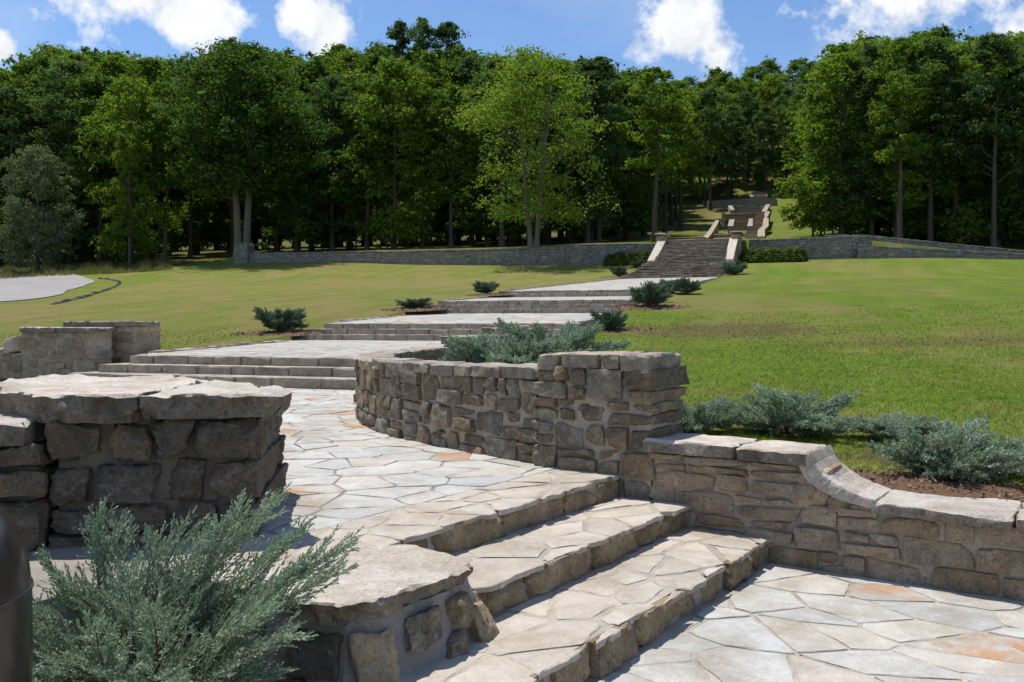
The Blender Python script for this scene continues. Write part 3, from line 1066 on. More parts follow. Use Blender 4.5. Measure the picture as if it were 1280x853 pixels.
# ------------------------------------------------------------------ pillar beside the steps
r = np.random.default_rng(21)
pillar = thing('stone_pillar', 'squared brown rubble pillar at end of curved wall, above the front steps', 'pillar', tuple(ST(-3.44, 6.4)) + (0.3,))
pth = Path(ST([-3.96, -2.94], [6.10, 6.10]), 1)
rubble_wall(pillar, pth, 0.25, 1.315, 0.58, M['rubble'], M['mortar'], r, band=(0.15, 0.24), length=(0.16, 0.36), n=8, proud=(0.0, 0.045), split=0.3, amp=0.02, gap=0.010)
cap_row(pillar, pth, 1.415, 0.115, 0.58, 0.01, M['cap_grey'], r, (0.18, 0.42), rough=0.022)

# curved wall
r = np.random.default_rng(22)
curved = thing('curved_wall', 'low curved brown rubble wall with flat pale capstones bounding the plaza', 'wall', (-1.2, 10, 0.5))
pth_c = Path(CURVE, -1)
rubble_wall(curved, pth_c, 0.48, 1.195, 0.42, M['rubble'], M['mortar'], r, band=(0.15, 0.25), length=(0.18, 0.44), n=7, proud=(0.0, 0.04), split=0.45, amp=0.02, gap=0.010)
cap_row(curved, pth_c, lambda al: 1.30 - 0.04 * min(1, al / 3), 0.10, 0.42, 0.02, M['cap_grey'], r, (0.25, 0.55), rough=0.02)

# wall running right from the pillar, with a swooping drop
r = np.random.default_rng(23)
rwall = thing('terrace_wall', 'tan coursed stone wall with pale capstones swooping down beside lower terrace', 'wall', tuple(ST(-1.0, 6.3)) + (0,))
pth_r = Path(ST([-2.95, 4.5], [6.115, 6.115]), 1)
HB = 1.15
rubble_wall(rwall, pth_r, -0.05, 0.69, 0.42, M['coursed'], M['mortar'], r, band=(0.12, 0.2), length=(0.2, 0.52), n=8, split=0.4, proud=(0.0, 0.03), amp=0.014, gap=0.006, freq=8, cutd=0.025,
            z1f=lambda al: 0.69 if al < HB else 0.43)
cap_row(rwall, pth_r, 0.785, 0.095, 0.42, 0.045, M['cap'], r, (0.45, 0.7), a1=HB, endover=0.03, rough=0.02)
cap_row(rwall, pth_r, 0.505, 0.08, 0.5, 0.05, M['cap'], r, (0.45, 0.9), a0=HB + 0.42, rough=0.028)
for (x0, x1, za, zb) in [(-0.06, 0.16, 0.40, 0.68), (0.14, 0.30, 0.40, 0.54), (0.28, 0.46, 0.38, 0.49)]:
    L, Fs = rock((HB + x0, za, -0.40), (HB + x1, zb, 0.012), 7, r, 10, 0.014, 0.012, 8, 3, 0.02)
    mesh_obj('stone', frame_mesh(pth_r, L), Fs, M['coursed'], rwall, True)
sw = [(-0.03, 0.695), (0.0, 0.64), (0.04, 0.588), (0.10, 0.545), (0.185, 0.508), (0.30, 0.475), (0.45, 0.445)]
sw_in = [(0.045, 0.785), (0.078, 0.722), (0.122, 0.665), (0.182, 0.616), (0.256, 0.574), (0.345, 0.538), (0.45, 0.512)]
for q in range(len(sw) - 1):
    ra_, rb_ = sw_in[q], sw_in[q + 1]
    qa, qb = sw[q], sw[q + 1]
    L, Fs = rock((-0.04, 0, -0.47 + r.uniform(-0.02, 0.02)), (1.04, 1, 0.05 + r.uniform(-0.008, 0.012)), 10, r, 40, 0.0, 0.0)
    p, t_ = L[:, 0:1], L[:, 1:2]
    lowl = np.array(qa) * (1 - p) + np.array(qb) * p
    upl = np.array(ra_) * (1 - p) + np.array(rb_) * p
    xy = lowl * (1 - t_) + upl * t_
    L2 = np.column_stack([xy[:, 0], xy[:, 1], L[:, 2]])
    L2 = L2 + 0.016 * fbm(L2 * 9.0, 40, 3)[:, None] * np.array([0.6, 1.0, 1.0])
    L2[:, 0] += HB
    mesh_obj('swoop_stone', frame_mesh(pth_r, L2), Fs, M['cap'], rwall, True)

# ------------------------------------------------------------------ left foreground pier and its low cheek wall
r = np.random.default_rng(31)
PF = Path([(-2.42, 4.66), (-1.31, 4.83)], 1)
pier = thing('stone_pier', 'dark rough stone pier with thick overhanging pale capstone behind foreground juniper', 'pier', (-1.9, 5.4, 0.3))
rows = [(0.10, 0.34, [0, 0.36, 0.70, 1.12]), (0.34, 0.55, [0, 0.40, 0.66, 0.88, 1.12]), (0.55, 0.70, [0, 0.26, 0.60, 0.86, 1.12]), (0.70, 0.92, [0, 0.22, 0.56, 0.80, 1.12]),
        (0.92, 1.15, [0, 0.30, 0.52, 0.74, 1.12])]
for (za, zb, xs) in rows:
    for i in range(len(xs) - 1):
        x0, x1 = xs[i], xs[i + 1]
        if x1 > 1.1:
            x1 = PF.len
        pr = r.uniform(0.03, 0.08)
        L, Fs = rock((x0 + 0.012, za + 0.014, -1.35), (x1 - (0.014 if x1 < PF.len - 0.01 else 0.05), zb - 0.006, pr), 22, r, 30.0, 0.04, 0.022, 7.0, 5, 0.035)
        mesh_obj('stone', frame_mesh(PF, L), Fs, M['pier_stone'], pier, True)
V, Fs = box_verts(0.05, PF.len - 0.08, -1.3, -0.03, 0.05, 1.14, lambda al, w: PF.at(np.array([al]), np.array([w]))[0])
mesh_obj('mortar', V, Fs, M['mortar_dark'], pier)
capP = np.array([(-2.46, 4.56), (-2.1, 4.55), (-1.72, 4.62), (-1.45, 4.70), (-1.205, 4.76), (-1.21, 4.95), (-1.45, 5.3), (-1.75, 5.65), (-2.3, 6.1), (-3.3, 6.25), (-3.2, 5.3)])
for ci, (lo_, hi_) in enumerate([((-3.4, 4.0), (-1.93, 7.0)), ((-1.93, 4.0), (-1.0, 7.0))]):
    P = [tuple(p) for p in ccw(capP)]
    P = clip_half(P, (lo_[0] + 0.004, 0), (-1, 0))
    P = clip_half(P, (hi_[0] - 0.004, 0), (1, 0))
    V, Fs = slab(np.array(P), 1.288 - 0.004 * ci, 0.15 - 0.02 * ci, res=0.018, rough=0.042, chamf=0.006, levels=8, seed=77 + ci, inner=(0.96, 0.9, 0.82, 0.72, 0.6, 0.48, 0.35, 0.18), topamp=0.03, nfreq=18.0, undercut=0.05, chip=0.022)
    o = mesh_obj('capstone', V, Fs, M['cap'], pier, True)
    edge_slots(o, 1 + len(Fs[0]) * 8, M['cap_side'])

# lower wall going left from the pier
r = np.random.default_rng(32)
lwall = thing('side_wall', 'dark lower rubble wall with stepped capstone running left off the foreground pier', 'wall', (-3.2, 4.6, 0.2))
PL = Path([(-4.6, 4.25), (-2.44, 4.58)], 1)
rubble_wall(lwall, PL, 0.05, 1.03, 0.5, M['pier_stone'], M['mortar_dark'], r, band=(0.2, 0.3), length=(0.3, 0.55), n=12, proud=(0.02, 0.07), amp=0.035, skew=0.02, cuts=5, cutd=0.04, core_in=0.07)
cap_row(lwall, PL, 1.15, 0.12, 0.5, 0.05, M['cap'], r, (0.5, 0.9), rough=0.035)

cheek = thing('cheek_wall', 'low mortared stone cheek wall with broad pale slab beside the front steps', 'wall', (-0.75, 4.2, 0))
r = np.random.default_rng(33)
capC = np.array([(-0.17, 4.27), (-0.24, 4.10), (-0.345, 3.96), (-0.43, 3.84), (-0.56, 3.70), (-0.69, 3.60), (-0.80, 3.63), (-0.95, 3.73), (-1.22, 3.93), (-1.7, 4.25), (-1.9, 4.7), (-1.2, 4.86), (-0.72, 4.66), (-0.5, 4.62), (-0.34, 4.47)])
V, Fs = slab(capC, lambda q: 0.515 + 0.0 * q[:, 0], 0.105, res=0.016, rough=0.035, chamf=0.006, levels=8, seed=5, inner=(0.97, 0.92, 0.85, 0.76, 0.66, 0.55, 0.42, 0.28, 0.12), topamp=0.02, nfreq=20.0, undercut=0.05, chip=0.022)
o = mesh_obj('capstone', V, Fs, M['cap'], cheek, True)
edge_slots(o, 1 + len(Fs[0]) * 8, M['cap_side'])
# battered mortar face, leaning outwards towards the foot
core = np.array([(-0.22, 4.36), (-0.30, 4.10), (-0.50, 3.84), (-0.69, 3.72), (-0.95, 3.85), (-1.7, 4.35), (-1.8, 4.7), (-0.6, 4.7)])
cc = core.mean(0)
rings = []
nC = 96
cr_ = resample(ccw(core), 0.04)
tanC = np.roll(cr_, -1, 0) - np.roll(cr_, 1, 0)
nrmC = np.stack([tanC[:, 1], -tanC[:, 0]], -1)
nrmC /= np.linalg.norm(nrmC, axis=1, keepdims=True)
east = smooth01((nrmC @ ND + 0.1) / 0.8) 
for zz in np.linspace(-0.15, 0.432, 15):
    f = max(0.0, (0.41 - zz) / 0.41)
    off = 0.02 + east * (0.16 * max(0, f) ** 1.8) + 0.05 * f * (1 - east)
    q = cr_ + nrmC * (off + 0.045 * fbm(np.column_stack([cr_ * 9, np.full(len(cr_), zz * 7)]), 8, 3))[:, None]
    rings.append(np.column_stack([q, np.full(len(cr_), zz)]))
V = np.vstack(rings)
m = len(cr_)
Fs = [[a_ * m + i, a_ * m + (i + 1) % m, (a_ + 1) * m + (i + 1) % m, (a_ + 1) * m + i] for a_ in range(14) for i in range(m)]
mesh_obj('mortar', V, Fs, mortar_mat('grey_render_mortar', (0.33, 0.3, 0.27), 0.012), cheek, True)
def on_cheek(sfrac, z, lat, hgt, dep, mat, seed, e=5.0):
    """a rough stone bedded in the cheek wall's face"""
    i = int(sfrac * len(cr_)) % len(cr_)
    rr = np.random.default_rng(seed)
    L, Fs = rock((-lat, -hgt, -0.12), (lat, hgt, dep + 0.02), 14, rr, 12, 0.025, 0.03, 10.0, 4, 0.025)
    f = (0.41 - z - L[:, 1]) / 0.41
    off = 0.02 + east[i] * (0.16 * np.maximum(0, f) ** 1.8)
    base = cr_[i]
    t2 = np.array([-nrmC[i][1], nrmC[i][0]])
    xy = base + L[:, 0:1] * t2 + (L[:, 2] + off)[:, None] * nrmC[i]
    mesh_obj('stone', np.column_stack([xy, z + L[:, 1]]), Fs, mat, cheek, True)
def nearest_frac(p):
    return float(np.argmin(((cr_ - np.array(p)) ** 2).sum(1))) / len(cr_)
buff = stone_mat('buff_block', [(0.4, 0.3, 0.18), (0.42, 0.32, 0.2)], darkamt=0.3, paleamt=0.15, grain=0.6, bumpd=0.012)
on_cheek(nearest_frac((-0.60, 3.78)), 0.20, 0.10, 0.17, 0.022, buff, 1, 9)
on_cheek(nearest_frac((-0.42, 3.94)), 0.315, 0.10, 0.07, 0.035, M['rubble'], 2)
on_cheek(nearest_frac((-0.29, 4.13)), 0.34, 0.06, 0.07, 0.05, M['rubble'], 3)
on_cheek(nearest_frac((-0.24, 4.28)), 0.22, 0.09, 0.075, 0.06, M['riser'], 4)
on_cheek(nearest_frac((-0.40, 3.98)), 0.10, 0.11, 0.09, 0.012, M['cap'], 5, 8)
on_cheek(nearest_frac((-0.27, 4.2)), 0.06, 0.08, 0.10, 0.06, M['riser'], 6)
on_cheek(nearest_frac((-0.82, 3.78)), 0.26, 0.13, 0.10, 0.03, M['pier_stone'], 7)
on_cheek(nearest_frac((-1.15, 3.98)), 0.22, 0.17, 0.13, 0.03, M['pier_stone'], 8)
on_cheek(nearest_frac((-0.50, 3.86)), 0.07, 0.08, 0.09, 0.03, M['pier_stone'], 11)
on_cheek(nearest_frac((-0.335, 4.05)), 0.20, 0.055, 0.06, 0.03, M['rubble'], 12)
on_cheek(nearest_frac((-0.68, 3.73)), 0.04, 0.09, 0.10, 0.03, M['pier_stone'], 13)
on_cheek(nearest_frac((-0.9, 3.83)), 0.06, 0.15, 0.08, 0.03, M['pier_stone'], 9)

# planting bed in front of the pier
bed = mesh_obj('planting_bed', [(-6, -3, 0.03), (-0.3, 1.0, 0.03), (-0.3, 3.9, 0.03), (-1.2, 4.6, 0.05), (-6, 4.6, 0.05)], [[0, 1, 2, 3, 4]], M['soil'])
tag(bed, kind='structure')

# ------------------------------------------------------------------ stairway path: flights and landings
def cross_steps(label, noses, zs, zfoot, r, b0=B_L - 0.35, b1=B_R + 0.2, group=None):
    root = thing('step_flight', label, 'steps', tuple(AB(noses[0], (b0 + b1) / 2)) + (zfoot,))
    for i, (a, z) in enumerate(zip(noses, zs)):
        st_end = a + 0.75 if i < len(noses) - 1 else a + 0.5
        bb0 = b0 + 0.25 * i
        V, Fs = box_verts(a + 0.06, st_end, bb0, b1, zfoot - 0.5, z - 0.006, lambda p, q: AB(p, q))
        st = mesh_obj('step', V, [f[::-1] for f in Fs], M['mortar_pale'], root)
        prev = zfoot if i == 0 else zs[i - 1]
        b = bb0
        while b < b1 - 0.02:
            l = r.uniform(0.45, 1.05)
            if b + l > b1 - 0.4:
                l = b1 - b
            L, Fs = rock((a + r.uniform(-0.02, 0.015), b + 0.008, prev - 0.04), (a + 0.42 + r.uniform(-0.05, 0.05), b + l - 0.008, z + r.uniform(-0.008, 0.008)), 6, r, 22, 0.025, 0.016, 7, 4, 0.05, 0)
            L[:, 2] = np.minimum(L[:, 2], z + 0.004)
            mesh_obj('step_stone', np.column_stack([AB(1, 0) * L[:, 0:1] + AB(0, 1) * L[:, 1:2], L[:, 2]]), [f[::-1] for f in Fs], M['step_far'], st, True)
            b += l
    return root


def landing(name, a0, a1, z0, z1, r, size=0.7, b0=B_L, b1=B_R):
    root = thing(name, None, None, tuple(AB((a0 + a1) / 2, (b0 + b1) / 2)) + (z0,), kind='structure')
    c = [(a0, b0), (a1, b0), (a1, b1), (a0, b1)]
    zz = [z0, z1, z1, z0]
    V = [tuple(AB(*q)) + (h - 0.012,) for q, h in zip(c, zz)] + [tuple(AB(*q)) + (h - 0.8,) for q, h in zip(c, zz)]
    mesh_obj('mortar_bed', V, [[3, 2, 1, 0], [4, 5, 6, 7], [0, 1, 5, 4], [1, 2, 6, 5], [2, 3, 7, 6], [3, 0, 4, 7]], M['mortar_grey'], root)
    VV, FF, off = [], [], 0
    for P in voronoi(c, size, size, r, 0.45):
        Q = shrink(P, 0.012)
        if Q is None:
            continue
        cen = Q.mean(0)
        zt = z0 + (z1 - z0) * (cen[0] - a0) / (a1 - a0)
        XY = Q[:, 0:1] * EA + Q[:, 1:2] * EB
        sl = (z1 - z0) / (a1 - a0)
        jz = r.uniform(-0.002, 0.004)
        V, Fs = slab(XY, lambda q: z0 + (q @ EA - a0) * sl + jz, 0.03, res=0.5, rough=0.01, chamf=0.008, levels=1, seed=off, soft=0, topamp=0.0)
        VV.append(V)
        FF += [[i + off for i in f] for f in Fs]
        off += len(V)
    o = mesh_obj('flagstone_paving', np.vstack(VV), FF, M['flag_far'], root)
    tag(o, kind='stuff')
    # edging stones along both sides
    if a1 - a0 < 12:
        for b, sg in ((b0, -1), (b1, 1)):
            a = a0 + 0.5
            while a < a1 - 0.05:
                l = r.uniform(0.35, 0.75)
                za = z0 + (z1 - z0) * (a + l / 2 - a0) / (a1 - a0)
                L, Fs = rock((a, b - 0.14, za - 0.25), (min(a + l - 0.02, a1), b + 0.14, za + r.uniform(0.02, 0.06)), 3, r, 8, 0.015, 0.02, 6)
                mesh_obj('edging_stone', np.column_stack([AB(1, 0) * L[:, 0:1] + AB(0, 1) * L[:, 1:2], L[:, 2]]), [f[::-1] for f in Fs], M['cap_grey'], root, True)
                a += l
    else:
        VV, FF, off = [], [], 0
        for b, sg in ((b0, -1), (b1, 1)):
            a = a0 + 0.5
            while a < a1 - 0.05:
                l = r.uniform(0.35, 0.75)
                za = z0 + (z1 - z0) * (a + l / 2 - a0) / (a1 - a0)
                L, Fs = rock((a, b - 0.14, za - 0.25), (min(a + l - 0.02, a1), b + 0.14, za + r.uniform(0.02, 0.06)), 2, r, 8, 0.01, 0.02, 6)
                VV.append(np.column_stack([AB(1, 0) * L[:, 0:1] + AB(0, 1) * L[:, 1:2], L[:, 2]]))
                FF += [[i + off for i in f[::-1]] for f in Fs]
                off += len(L)
                a += l
        o = mesh_obj('edging', np.vstack(VV), FF, M['cap_grey'], root)
        tag(o, kind='stuff')


r = np.random.default_rng(41)
cross_steps('three long pale stone steps nearest the plaza, behind foreground pier', [13.97, 14.55, 15.12], [0.685, 0.84, 1.0], 0.5, r)
landing('first_landing', 15.5, 22.05, 1.0, 1.2, r)
cross_steps('second flight of three stone steps, behind the big juniper', [22.0, 22.5, 23.0], [1.36, 1.51, 1.66], 1.2, r)
landing('second_landing', 23.4, 30.55, 1.66, 2.03, r)
cross_steps('third flight of three stone steps between two small dark junipers', [30.5, 31.0, 31.5], [2.19, 2.36, 2.52], 2.03, r)
landing('third_landing', 31.9, 38.85, 2.52, 2.86, r)
cross_steps('short flight of two stone steps farthest up the paved path', [38.8, 39.4], [3.02, 3.17], 2.86, r)
landing('upper_landing', 39.8, 69.55, 3.17, 5.2, r, size=0.9)

# low flank wall at the right of the first flight (stepped rough slabs seen over the juniper)
r = np.random.default_rng(42)
flank = thing('flank_wall', 'low stepped wall of rough slabs right of first steps, behind big juniper', 'wall', tuple(AB(15.5, -5.4)) + (0.5,))
fp = Path(AB([13.9, 18.4], [-5.75, -5.75]), -1)
rubble_wall(flank, fp, 0.5, 1.32, 0.5, M['rubble'], M['mortar'], r, band=(0.16, 0.26), length=(0.3, 0.6), n=3)
cap_row(flank, fp, lambda al: 1.44 if al < 2.0 else 1.58, 0.13, 0.5, 0.06, M['cap_grey'], r, (0.5, 1.0), rough=0.03, inner=(0.7, 0.35))
cap_row(flank, Path(AB([16.2, 18.4], [-5.75, -5.75]), -1), 1.61, 0.15, 0.5, 0.0, M['cap_grey'], r, (0.5, 0.9), rough=0.03, inner=(0.7, 0.35))

# wall and pier at the left of the first flight
r = np.random.default_rng(43)
lp = thing('path_pier', 'squarish stone pier at left end of the first steps, before the lawn', 'pier', (-8.9, 19.8, 0.5))
pp = Path([(-9.25, 19.75), (-8.22, 19.45)], 1)
rubble_wall(lp, pp, 0.45, 1.60, 0.9, M['coursed'], M['mortar'], r, band=(0.2, 0.3), length=(0.25, 0.5), n=4, split=0.3)
cap_row(lp, Path([(-10.0, 19.95), (-8.16, 19.42)], 1), 1.70, 0.12, 0.8, 0.05, M['cap_grey'], r, (0.5, 0.8), rough=0.03, inner=(0.7, 0.35))
lw = thing('path_wall', 'tan stone wall with swooping end left of first steps, seen over foreground cap', 'wall', (-10, 19, 0.5))
pw = Path([(-10.62, 19.35), (-8.72, 18.72)], 1)
rubble_wall(lw, pw, 0.45, 1.48, 0.5, M['coursed'], M['mortar'], r, band=(0.14, 0.26), length=(0.22, 0.6), n=4, split=0.4, proud=(-0.01, 0.015))
cap_row(lw, pw, 1.57, 0.11, 0.5, 0.05, M['cap'], r, (0.7, 1.1), rough=0.02, inner=(0.7, 0.35))
pw2 = Path([(-13.5, 20.3), (-10.62, 19.35)], 1)
rubble_wall(lw, pw2, 0.45, 1.02, 0.5, M['coursed'], M['mortar'], r, band=(0.14, 0.26), length=(0.22, 0.6), n=3, split=0.4)
cap_row(lw, pw2, 1.1, 0.1, 0.5, 0.05, M['cap'], r, (0.7, 1.1), rough=0.02, inner=(0.7, 0.35), a1=pw2.len - 0.4)
for q, (x0, x1, za, zb) in enumerate([(2.35, 2.75, 1.02, 1.22), (2.55, 2.86, 1.05, 1.42)]):
    L, Fs = rock((x0, za, -0.55), (x1, zb, 0.06), 4, r, 8, 0.015, 0.03)
    L[:, 1] -= (x1 - L[:, 0]) * 0.35
    mesh_obj('swoop_stone', frame_mesh(pw2, L), Fs, M['cap'], lw, True)

# ------------------------------------------------------------------ far walls (stones too small to pick apart: one mesh of real blocks)
def far_wall(name, label, pts, side, z0f, z1f, thick, r, cat='wall', mat='far_stone', band=(0.16, 0.3), length=(0.25, 0.7), caps=True, capmat='far_stone', group=None):
    pth = Path(pts, side)
    m_ = pth.at(np.array([pth.len / 2]), np.array([-thick / 2]))[0]
    root = thing(name, label, cat, (m_[0], m_[1], float(z0f(pth.len / 2))), group)
    al = np.linspace(0, pth.len, max(2, int(pth.len / 1.5) + 1))
    VV, FF, off = [], [], 0
    z0m = min(float(z0f(q)) for q in al)
    z1m = max(float(z1f(q)) for q in al)
    for (x0, x1, za, zb) in cells_rubble(pth.len, z0m, z1m, band, length, r, 0.3):
        c = (x0 + x1) / 2
        top, bot = float(z1f(c)), float(z0f(c)) - 0.3
        if za > top - 0.05 or zb < bot:
            continue
        zb = min(zb, top)
        L, Fs = rock((x0 + 0.012, za + 0.012, -thick), (x1 - 0.012, zb - 0.01, r.uniform(0.0, 0.04)), 2, r, 10, 0.0, 0.02)
        VV.append(frame_mesh(pth, L))
        FF += [[i + off for i in f] for f in Fs]
        off += len(L)
    o = mesh_obj('stonework', np.vstack(VV), FF, M[mat], root)
    tag(o, kind='stuff')
    n = len(al)
    o_ = pth.at(al, np.full(n, -0.03))
    i_ = pth.at(al, np.full(n, -thick + 0.03))
    t0 = np.array([float(z0f(q)) - 0.4 for q in al])
    t1 = np.array([float(z1f(q)) - 0.03 for q in al])
    V = np.vstack([np.column_stack([o_, t0]), np.column_stack([o_, t1]), np.column_stack([i_, t1]), np.column_stack([i_, t0])])
    Fs = [[q * n + k, q * n + k + 1, (q + 1) * n + k + 1, (q + 1) * n + k] for k in range(n - 1) for q in range(3)]
    mesh_obj('mortar', V, Fs, M['mortar_dark'], root)
    if caps:
        VV, FF, off = [], [], 0
        x = 0.0
        while x < pth.len - 0.01:
            l = r.uniform(0.6, 1.3)
            if x + l > pth.len - 0.5:
                l = pth.len - x
            za, zb = float(z1f(x + l * 0.25)), float(z1f(x + l * 0.75))
            L, Fs = rock((x + 0.01, 0.0, -thick - 0.06), (x + l - 0.01, 0.14, 0.06), 2, r, 12, 0.0, 0.02)
            zz = za + (zb - za) * (L[:, 0] - x - l * 0.25) / (l * 0.5)
            L[:, 1] += zz
            VV.append(frame_mesh(pth, L))
            FF += [[i + off for i in f] for f in Fs]
            off += len(L)
            x += l
        o = mesh_obj('coping', np.vstack(VV), FF, M[capmat], root)
        tag(o, kind='stuff')
    return root


def gz(x, y):
    return float(ground_open(np.array(x), np.array(y)))


def ab_from_u(u, a):
    k = (u - 640) / F
    # (a*EA0 + b*EB0) = k*(a*EA1 + b*EB1)
    return a * (k * EA[1] - EA[0]) / (EB[0] - k * EB[1])


def wall_u(name, label, us, a, vt0, vt1, r, thick=0.6, base_a=None, **kw):
    """wall along constant-a line between photo columns us; top rows at either end"""
    b = [ab_from_u(q, a) for q in us]
    P0, P1 = AB(a, b[0]), AB(a, b[1])
    z0_, z1_ = EYE + (405 - vt0) / F * P0[1], EYE + (405 - vt1) / F * P1[1]
    Ln = np.linalg.norm(P1 - P0)
    n = max(2, int(Ln / 4))
    pts = np.array([P0 + (P1 - P0) * i / n for i in range(n + 1)])
    return far_wall(name, label, pts, 1, lambda q: gz(*(P0 + (P1 - P0) * (q / Ln) - EA * 0.5)) - 0.1, lambda q: z0_ + (z1_ - z0_) * q / Ln, thick, r, **kw)


r = np.random.default_rng(51)
AW = 83.9
wall_u('terrace_wall', 'long low grey stone wall along the left wood edge, behind the lawn', (309, 470), AW, 318, 315.5, r)
wall_u('terrace_wall', 'grey stone wall behind the lone lawn tree, left of the hedge', (470, 712), AW - 0.25, 316, 311, r)
wall_u('terrace_wall', 'grey stone wall behind the left hedge beside the grand stair', (708, 818), AW - 0.6, 307.5, 306.5, r)
wall_u('wall_pier', 'square grey stone pier ending the left wall below the twin-trunk tree', (292, 309), AW - 0.4, 306, 306, r, thick=1.4, cat='pier', length=(0.3, 0.6))
# right bastion with rounded end
b0 = ab_from_u(936, AW)
b1 = ab_from_u(1068, AW)
pts = [AB(AW, b0 + (b1 - b0) * i / 6) for i in range(7)]
for k in range(1, 7):
    ang = k / 6 * math.pi * 0.6
    pts.append(AB(AW + 1.5 * (1 - math.cos(ang)), b1 + 1.5 * math.sin(ang)))
P0 = AB(AW, b0)
zt = EYE + (405 - 301.5) / F * P0[1]
far_wall('bastion_wall', 'tall grey stone wall with rounded end behind the right hedge', np.array(pts), 1, lambda q: gz(*(P0 + EB * q - EA * 0.6)) - 0.1, lambda q: zt + 0.006 * q, 0.7, r)
wall_u('ramp_wall', 'lower of two sloping grey stone walls at the right lawn edge', (1072, 1300), AW - 0.5, 308, 320, r)
wall_u('ramp_wall', 'upper sloping grey stone wall in front of the right wood', (1080, 1310), 86.3, 295.5, 318, r)
wall_u('ramp_wall', 'short raised block of grey stone wall above the rounded bastion', (1030, 1082), AW + 0.95, 295.5, 295.5, r)

# ------------------------------------------------------------------ grand stair
r = np.random.default_rng(52)
stair = thing('grand_stair', 'broad flight of brown stone steps climbing through the far walls', 'stair', tuple(AB(69.5, -9.5)) + (5.2,))
NS, TR, RI = 25, 0.58, 4.1 / 25
for i in range(NS):
    a = 69.5 + TR * i
    z = 5.2 + RI * (i + 1)
    if i < 10:
        bl, br = B_L + 0.12 * i, B_R - 0.045 * i
    else:
        bl, br = -12.0, -6.25
    m = max(4, int((br - bl) / 0.28))
    bs_ = np.linspace(bl, br, m + 1)
    V, Fs, mi = [], [], []
    q = bl
    while q < br - 0.01:
        l = r.uniform(0.25, 0.75)
        if q + l > br - 0.2:
            l = br - q
        ja, jz = r.uniform(-0.07, 0.07), r.uniform(-0.05, 0.03)
        v_, f_ = box_verts(a + ja, a + TR + 0.15, q + 0.01, q + l - 0.01, z - 0.6, z + jz, lambda p, w_: AB(p, w_))
        v_ = [(p[0], p[1], p[2] + (r.uniform(-0.02, 0.02) if k_ > 3 else 0)) for k_, p in enumerate(v_)]
        Fs += [[k_ + len(V) for k_ in g[::-1]] for g in f_]
        mi += [0] * 6
        V += v_
        q += l
    q = bl
    while q < br - 0.01:
        l = r.uniform(0.5, 1.3)
        if q + l > br - 0.3:
            l = br - q
        ja, jz = r.uniform(-0.05, 0.05), r.uniform(-0.012, 0.012)
        v_, f_ = box_verts(a - 0.07 + ja, a + TR, q + 0.008, q + l - 0.008, z + 0.031 + jz, z + 0.085 + jz, lambda p, w_: AB(p, w_))
        v_ = [(p[0], p[1], p[2] + r.uniform(-0.012, 0.012)) for p in v_]
        Fs += [[k_ + len(V) for k_ in g[::-1]] for g in f_]
        mi += [1] * 6
        V += v_
        q += l
    o = mesh_obj('step', V, Fs, M['stair_block'], stair)
    o.data.materials.append(M['step_far'])
    o.data.polygons.foreach_set('material_index', np.array(mi, np.int32))
for (bq, sg, lab) in ((-12.35, -1, 'left'), (-5.95, 1, 'right')):
    # stepped cheek: low block, sloping pale cap, top pier
    for (a0, a1, z0, z1, w_, nm, mt) in ((74.6, 76.4, 4.8, 6.75, 0.9, 'block', 'far_stone'), (82.0, 84.6, 6.5, 9.75, 0.85, 'pier', 'far_stone')):
        L, Fs = rock((a0, bq - w_ / 2 + sg * 0.15, z0), (a1, bq + w_ / 2 + sg * 0.15, z1), 6, r, 14, 0.06, 0.03, 3)
        mesh_obj(nm, np.column_stack([AB(1, 0) * L[:, 0:1] + AB(0, 1) * L[:, 1:2], L[:, 2]]), [f[::-1] for f in Fs], M['stair_stone'], stair)
    L, Fs = rock((81.8, bq - 0.55 + sg * 0.15, 9.76), (84.8, bq + 0.55 + sg * 0.15, 9.92), 3, r, 14, 0.02, 0.03, 3)
    mesh_obj('pier_cap', np.column_stack([AB(1, 0) * L[:, 0:1] + AB(0, 1) * L[:, 1:2], L[:, 2]]), [f[::-1] for f in Fs], M['cap_grey'], stair)
    for nm, dz0, dz1, mt, wd in (('cheek_wall', -1.8, 0.0, 'stair_stone', 0.30), ('sloping_cap', 0.003, 0.16, 'cap', 0.36)):
        P, Fs = cube_grid(2)
        aa = 76.2 + (P[:, 0] + 1) / 2 * 5.9
        zz = np.where(P[:, 2] > 0, dz1, np.where(P[:, 2] < 0, dz0, (dz0 + dz1) / 2)) + 6.85 + (aa - 76.2) / 5.9 * 2.3
        mesh_obj(nm, np.column_stack([AB(1, 0) * aa[:, None] + AB(0, 1) * (bq + P[:, 1] * wd)[:, None], zz]), [f[::-1] for f in Fs], M[mt], stair)
V, Fs = box_verts(83.9, 98, -12.2, -6.0, 8.5, 9.35, lambda p, q: AB(p, q))
o = mesh_obj('stair_head_landing', V, [f[::-1] for f in Fs], M['stair_stone'])
tag(o, kind='structure')

# ------------------------------------------------------------------ upper terraces up the hill
def quad_box(u0, u1, vt, vb, d, depth, name, mat, parent, sink=1.0):
    """masonry block facing down the axis, spanning photo columns u0..u1 at distance d"""
    p0, p1 = W(u0, vb, d), W(u1, vb, d)
    a_, b0_ = ab_of(*((p0 + p1)[:2] / 2))
    hw = (p1[0] - p0[0]) / 2 * 1.05
    z0 = p0[2] - sink
    z1 = W(u0, vt, d)[2]
    L, Fs = rock((a_, b0_ - hw, z0), (a_ + depth, b0_ + hw, z1), 4, RT, 16, 0.05, 0.05, 2)
    return mesh_obj(name, np.column_stack([AB(1, 0) * L[:, 0:1] + AB(0, 1) * L[:, 1:2], L[:, 2]]), [f[::-1] for f in Fs], mat, parent)


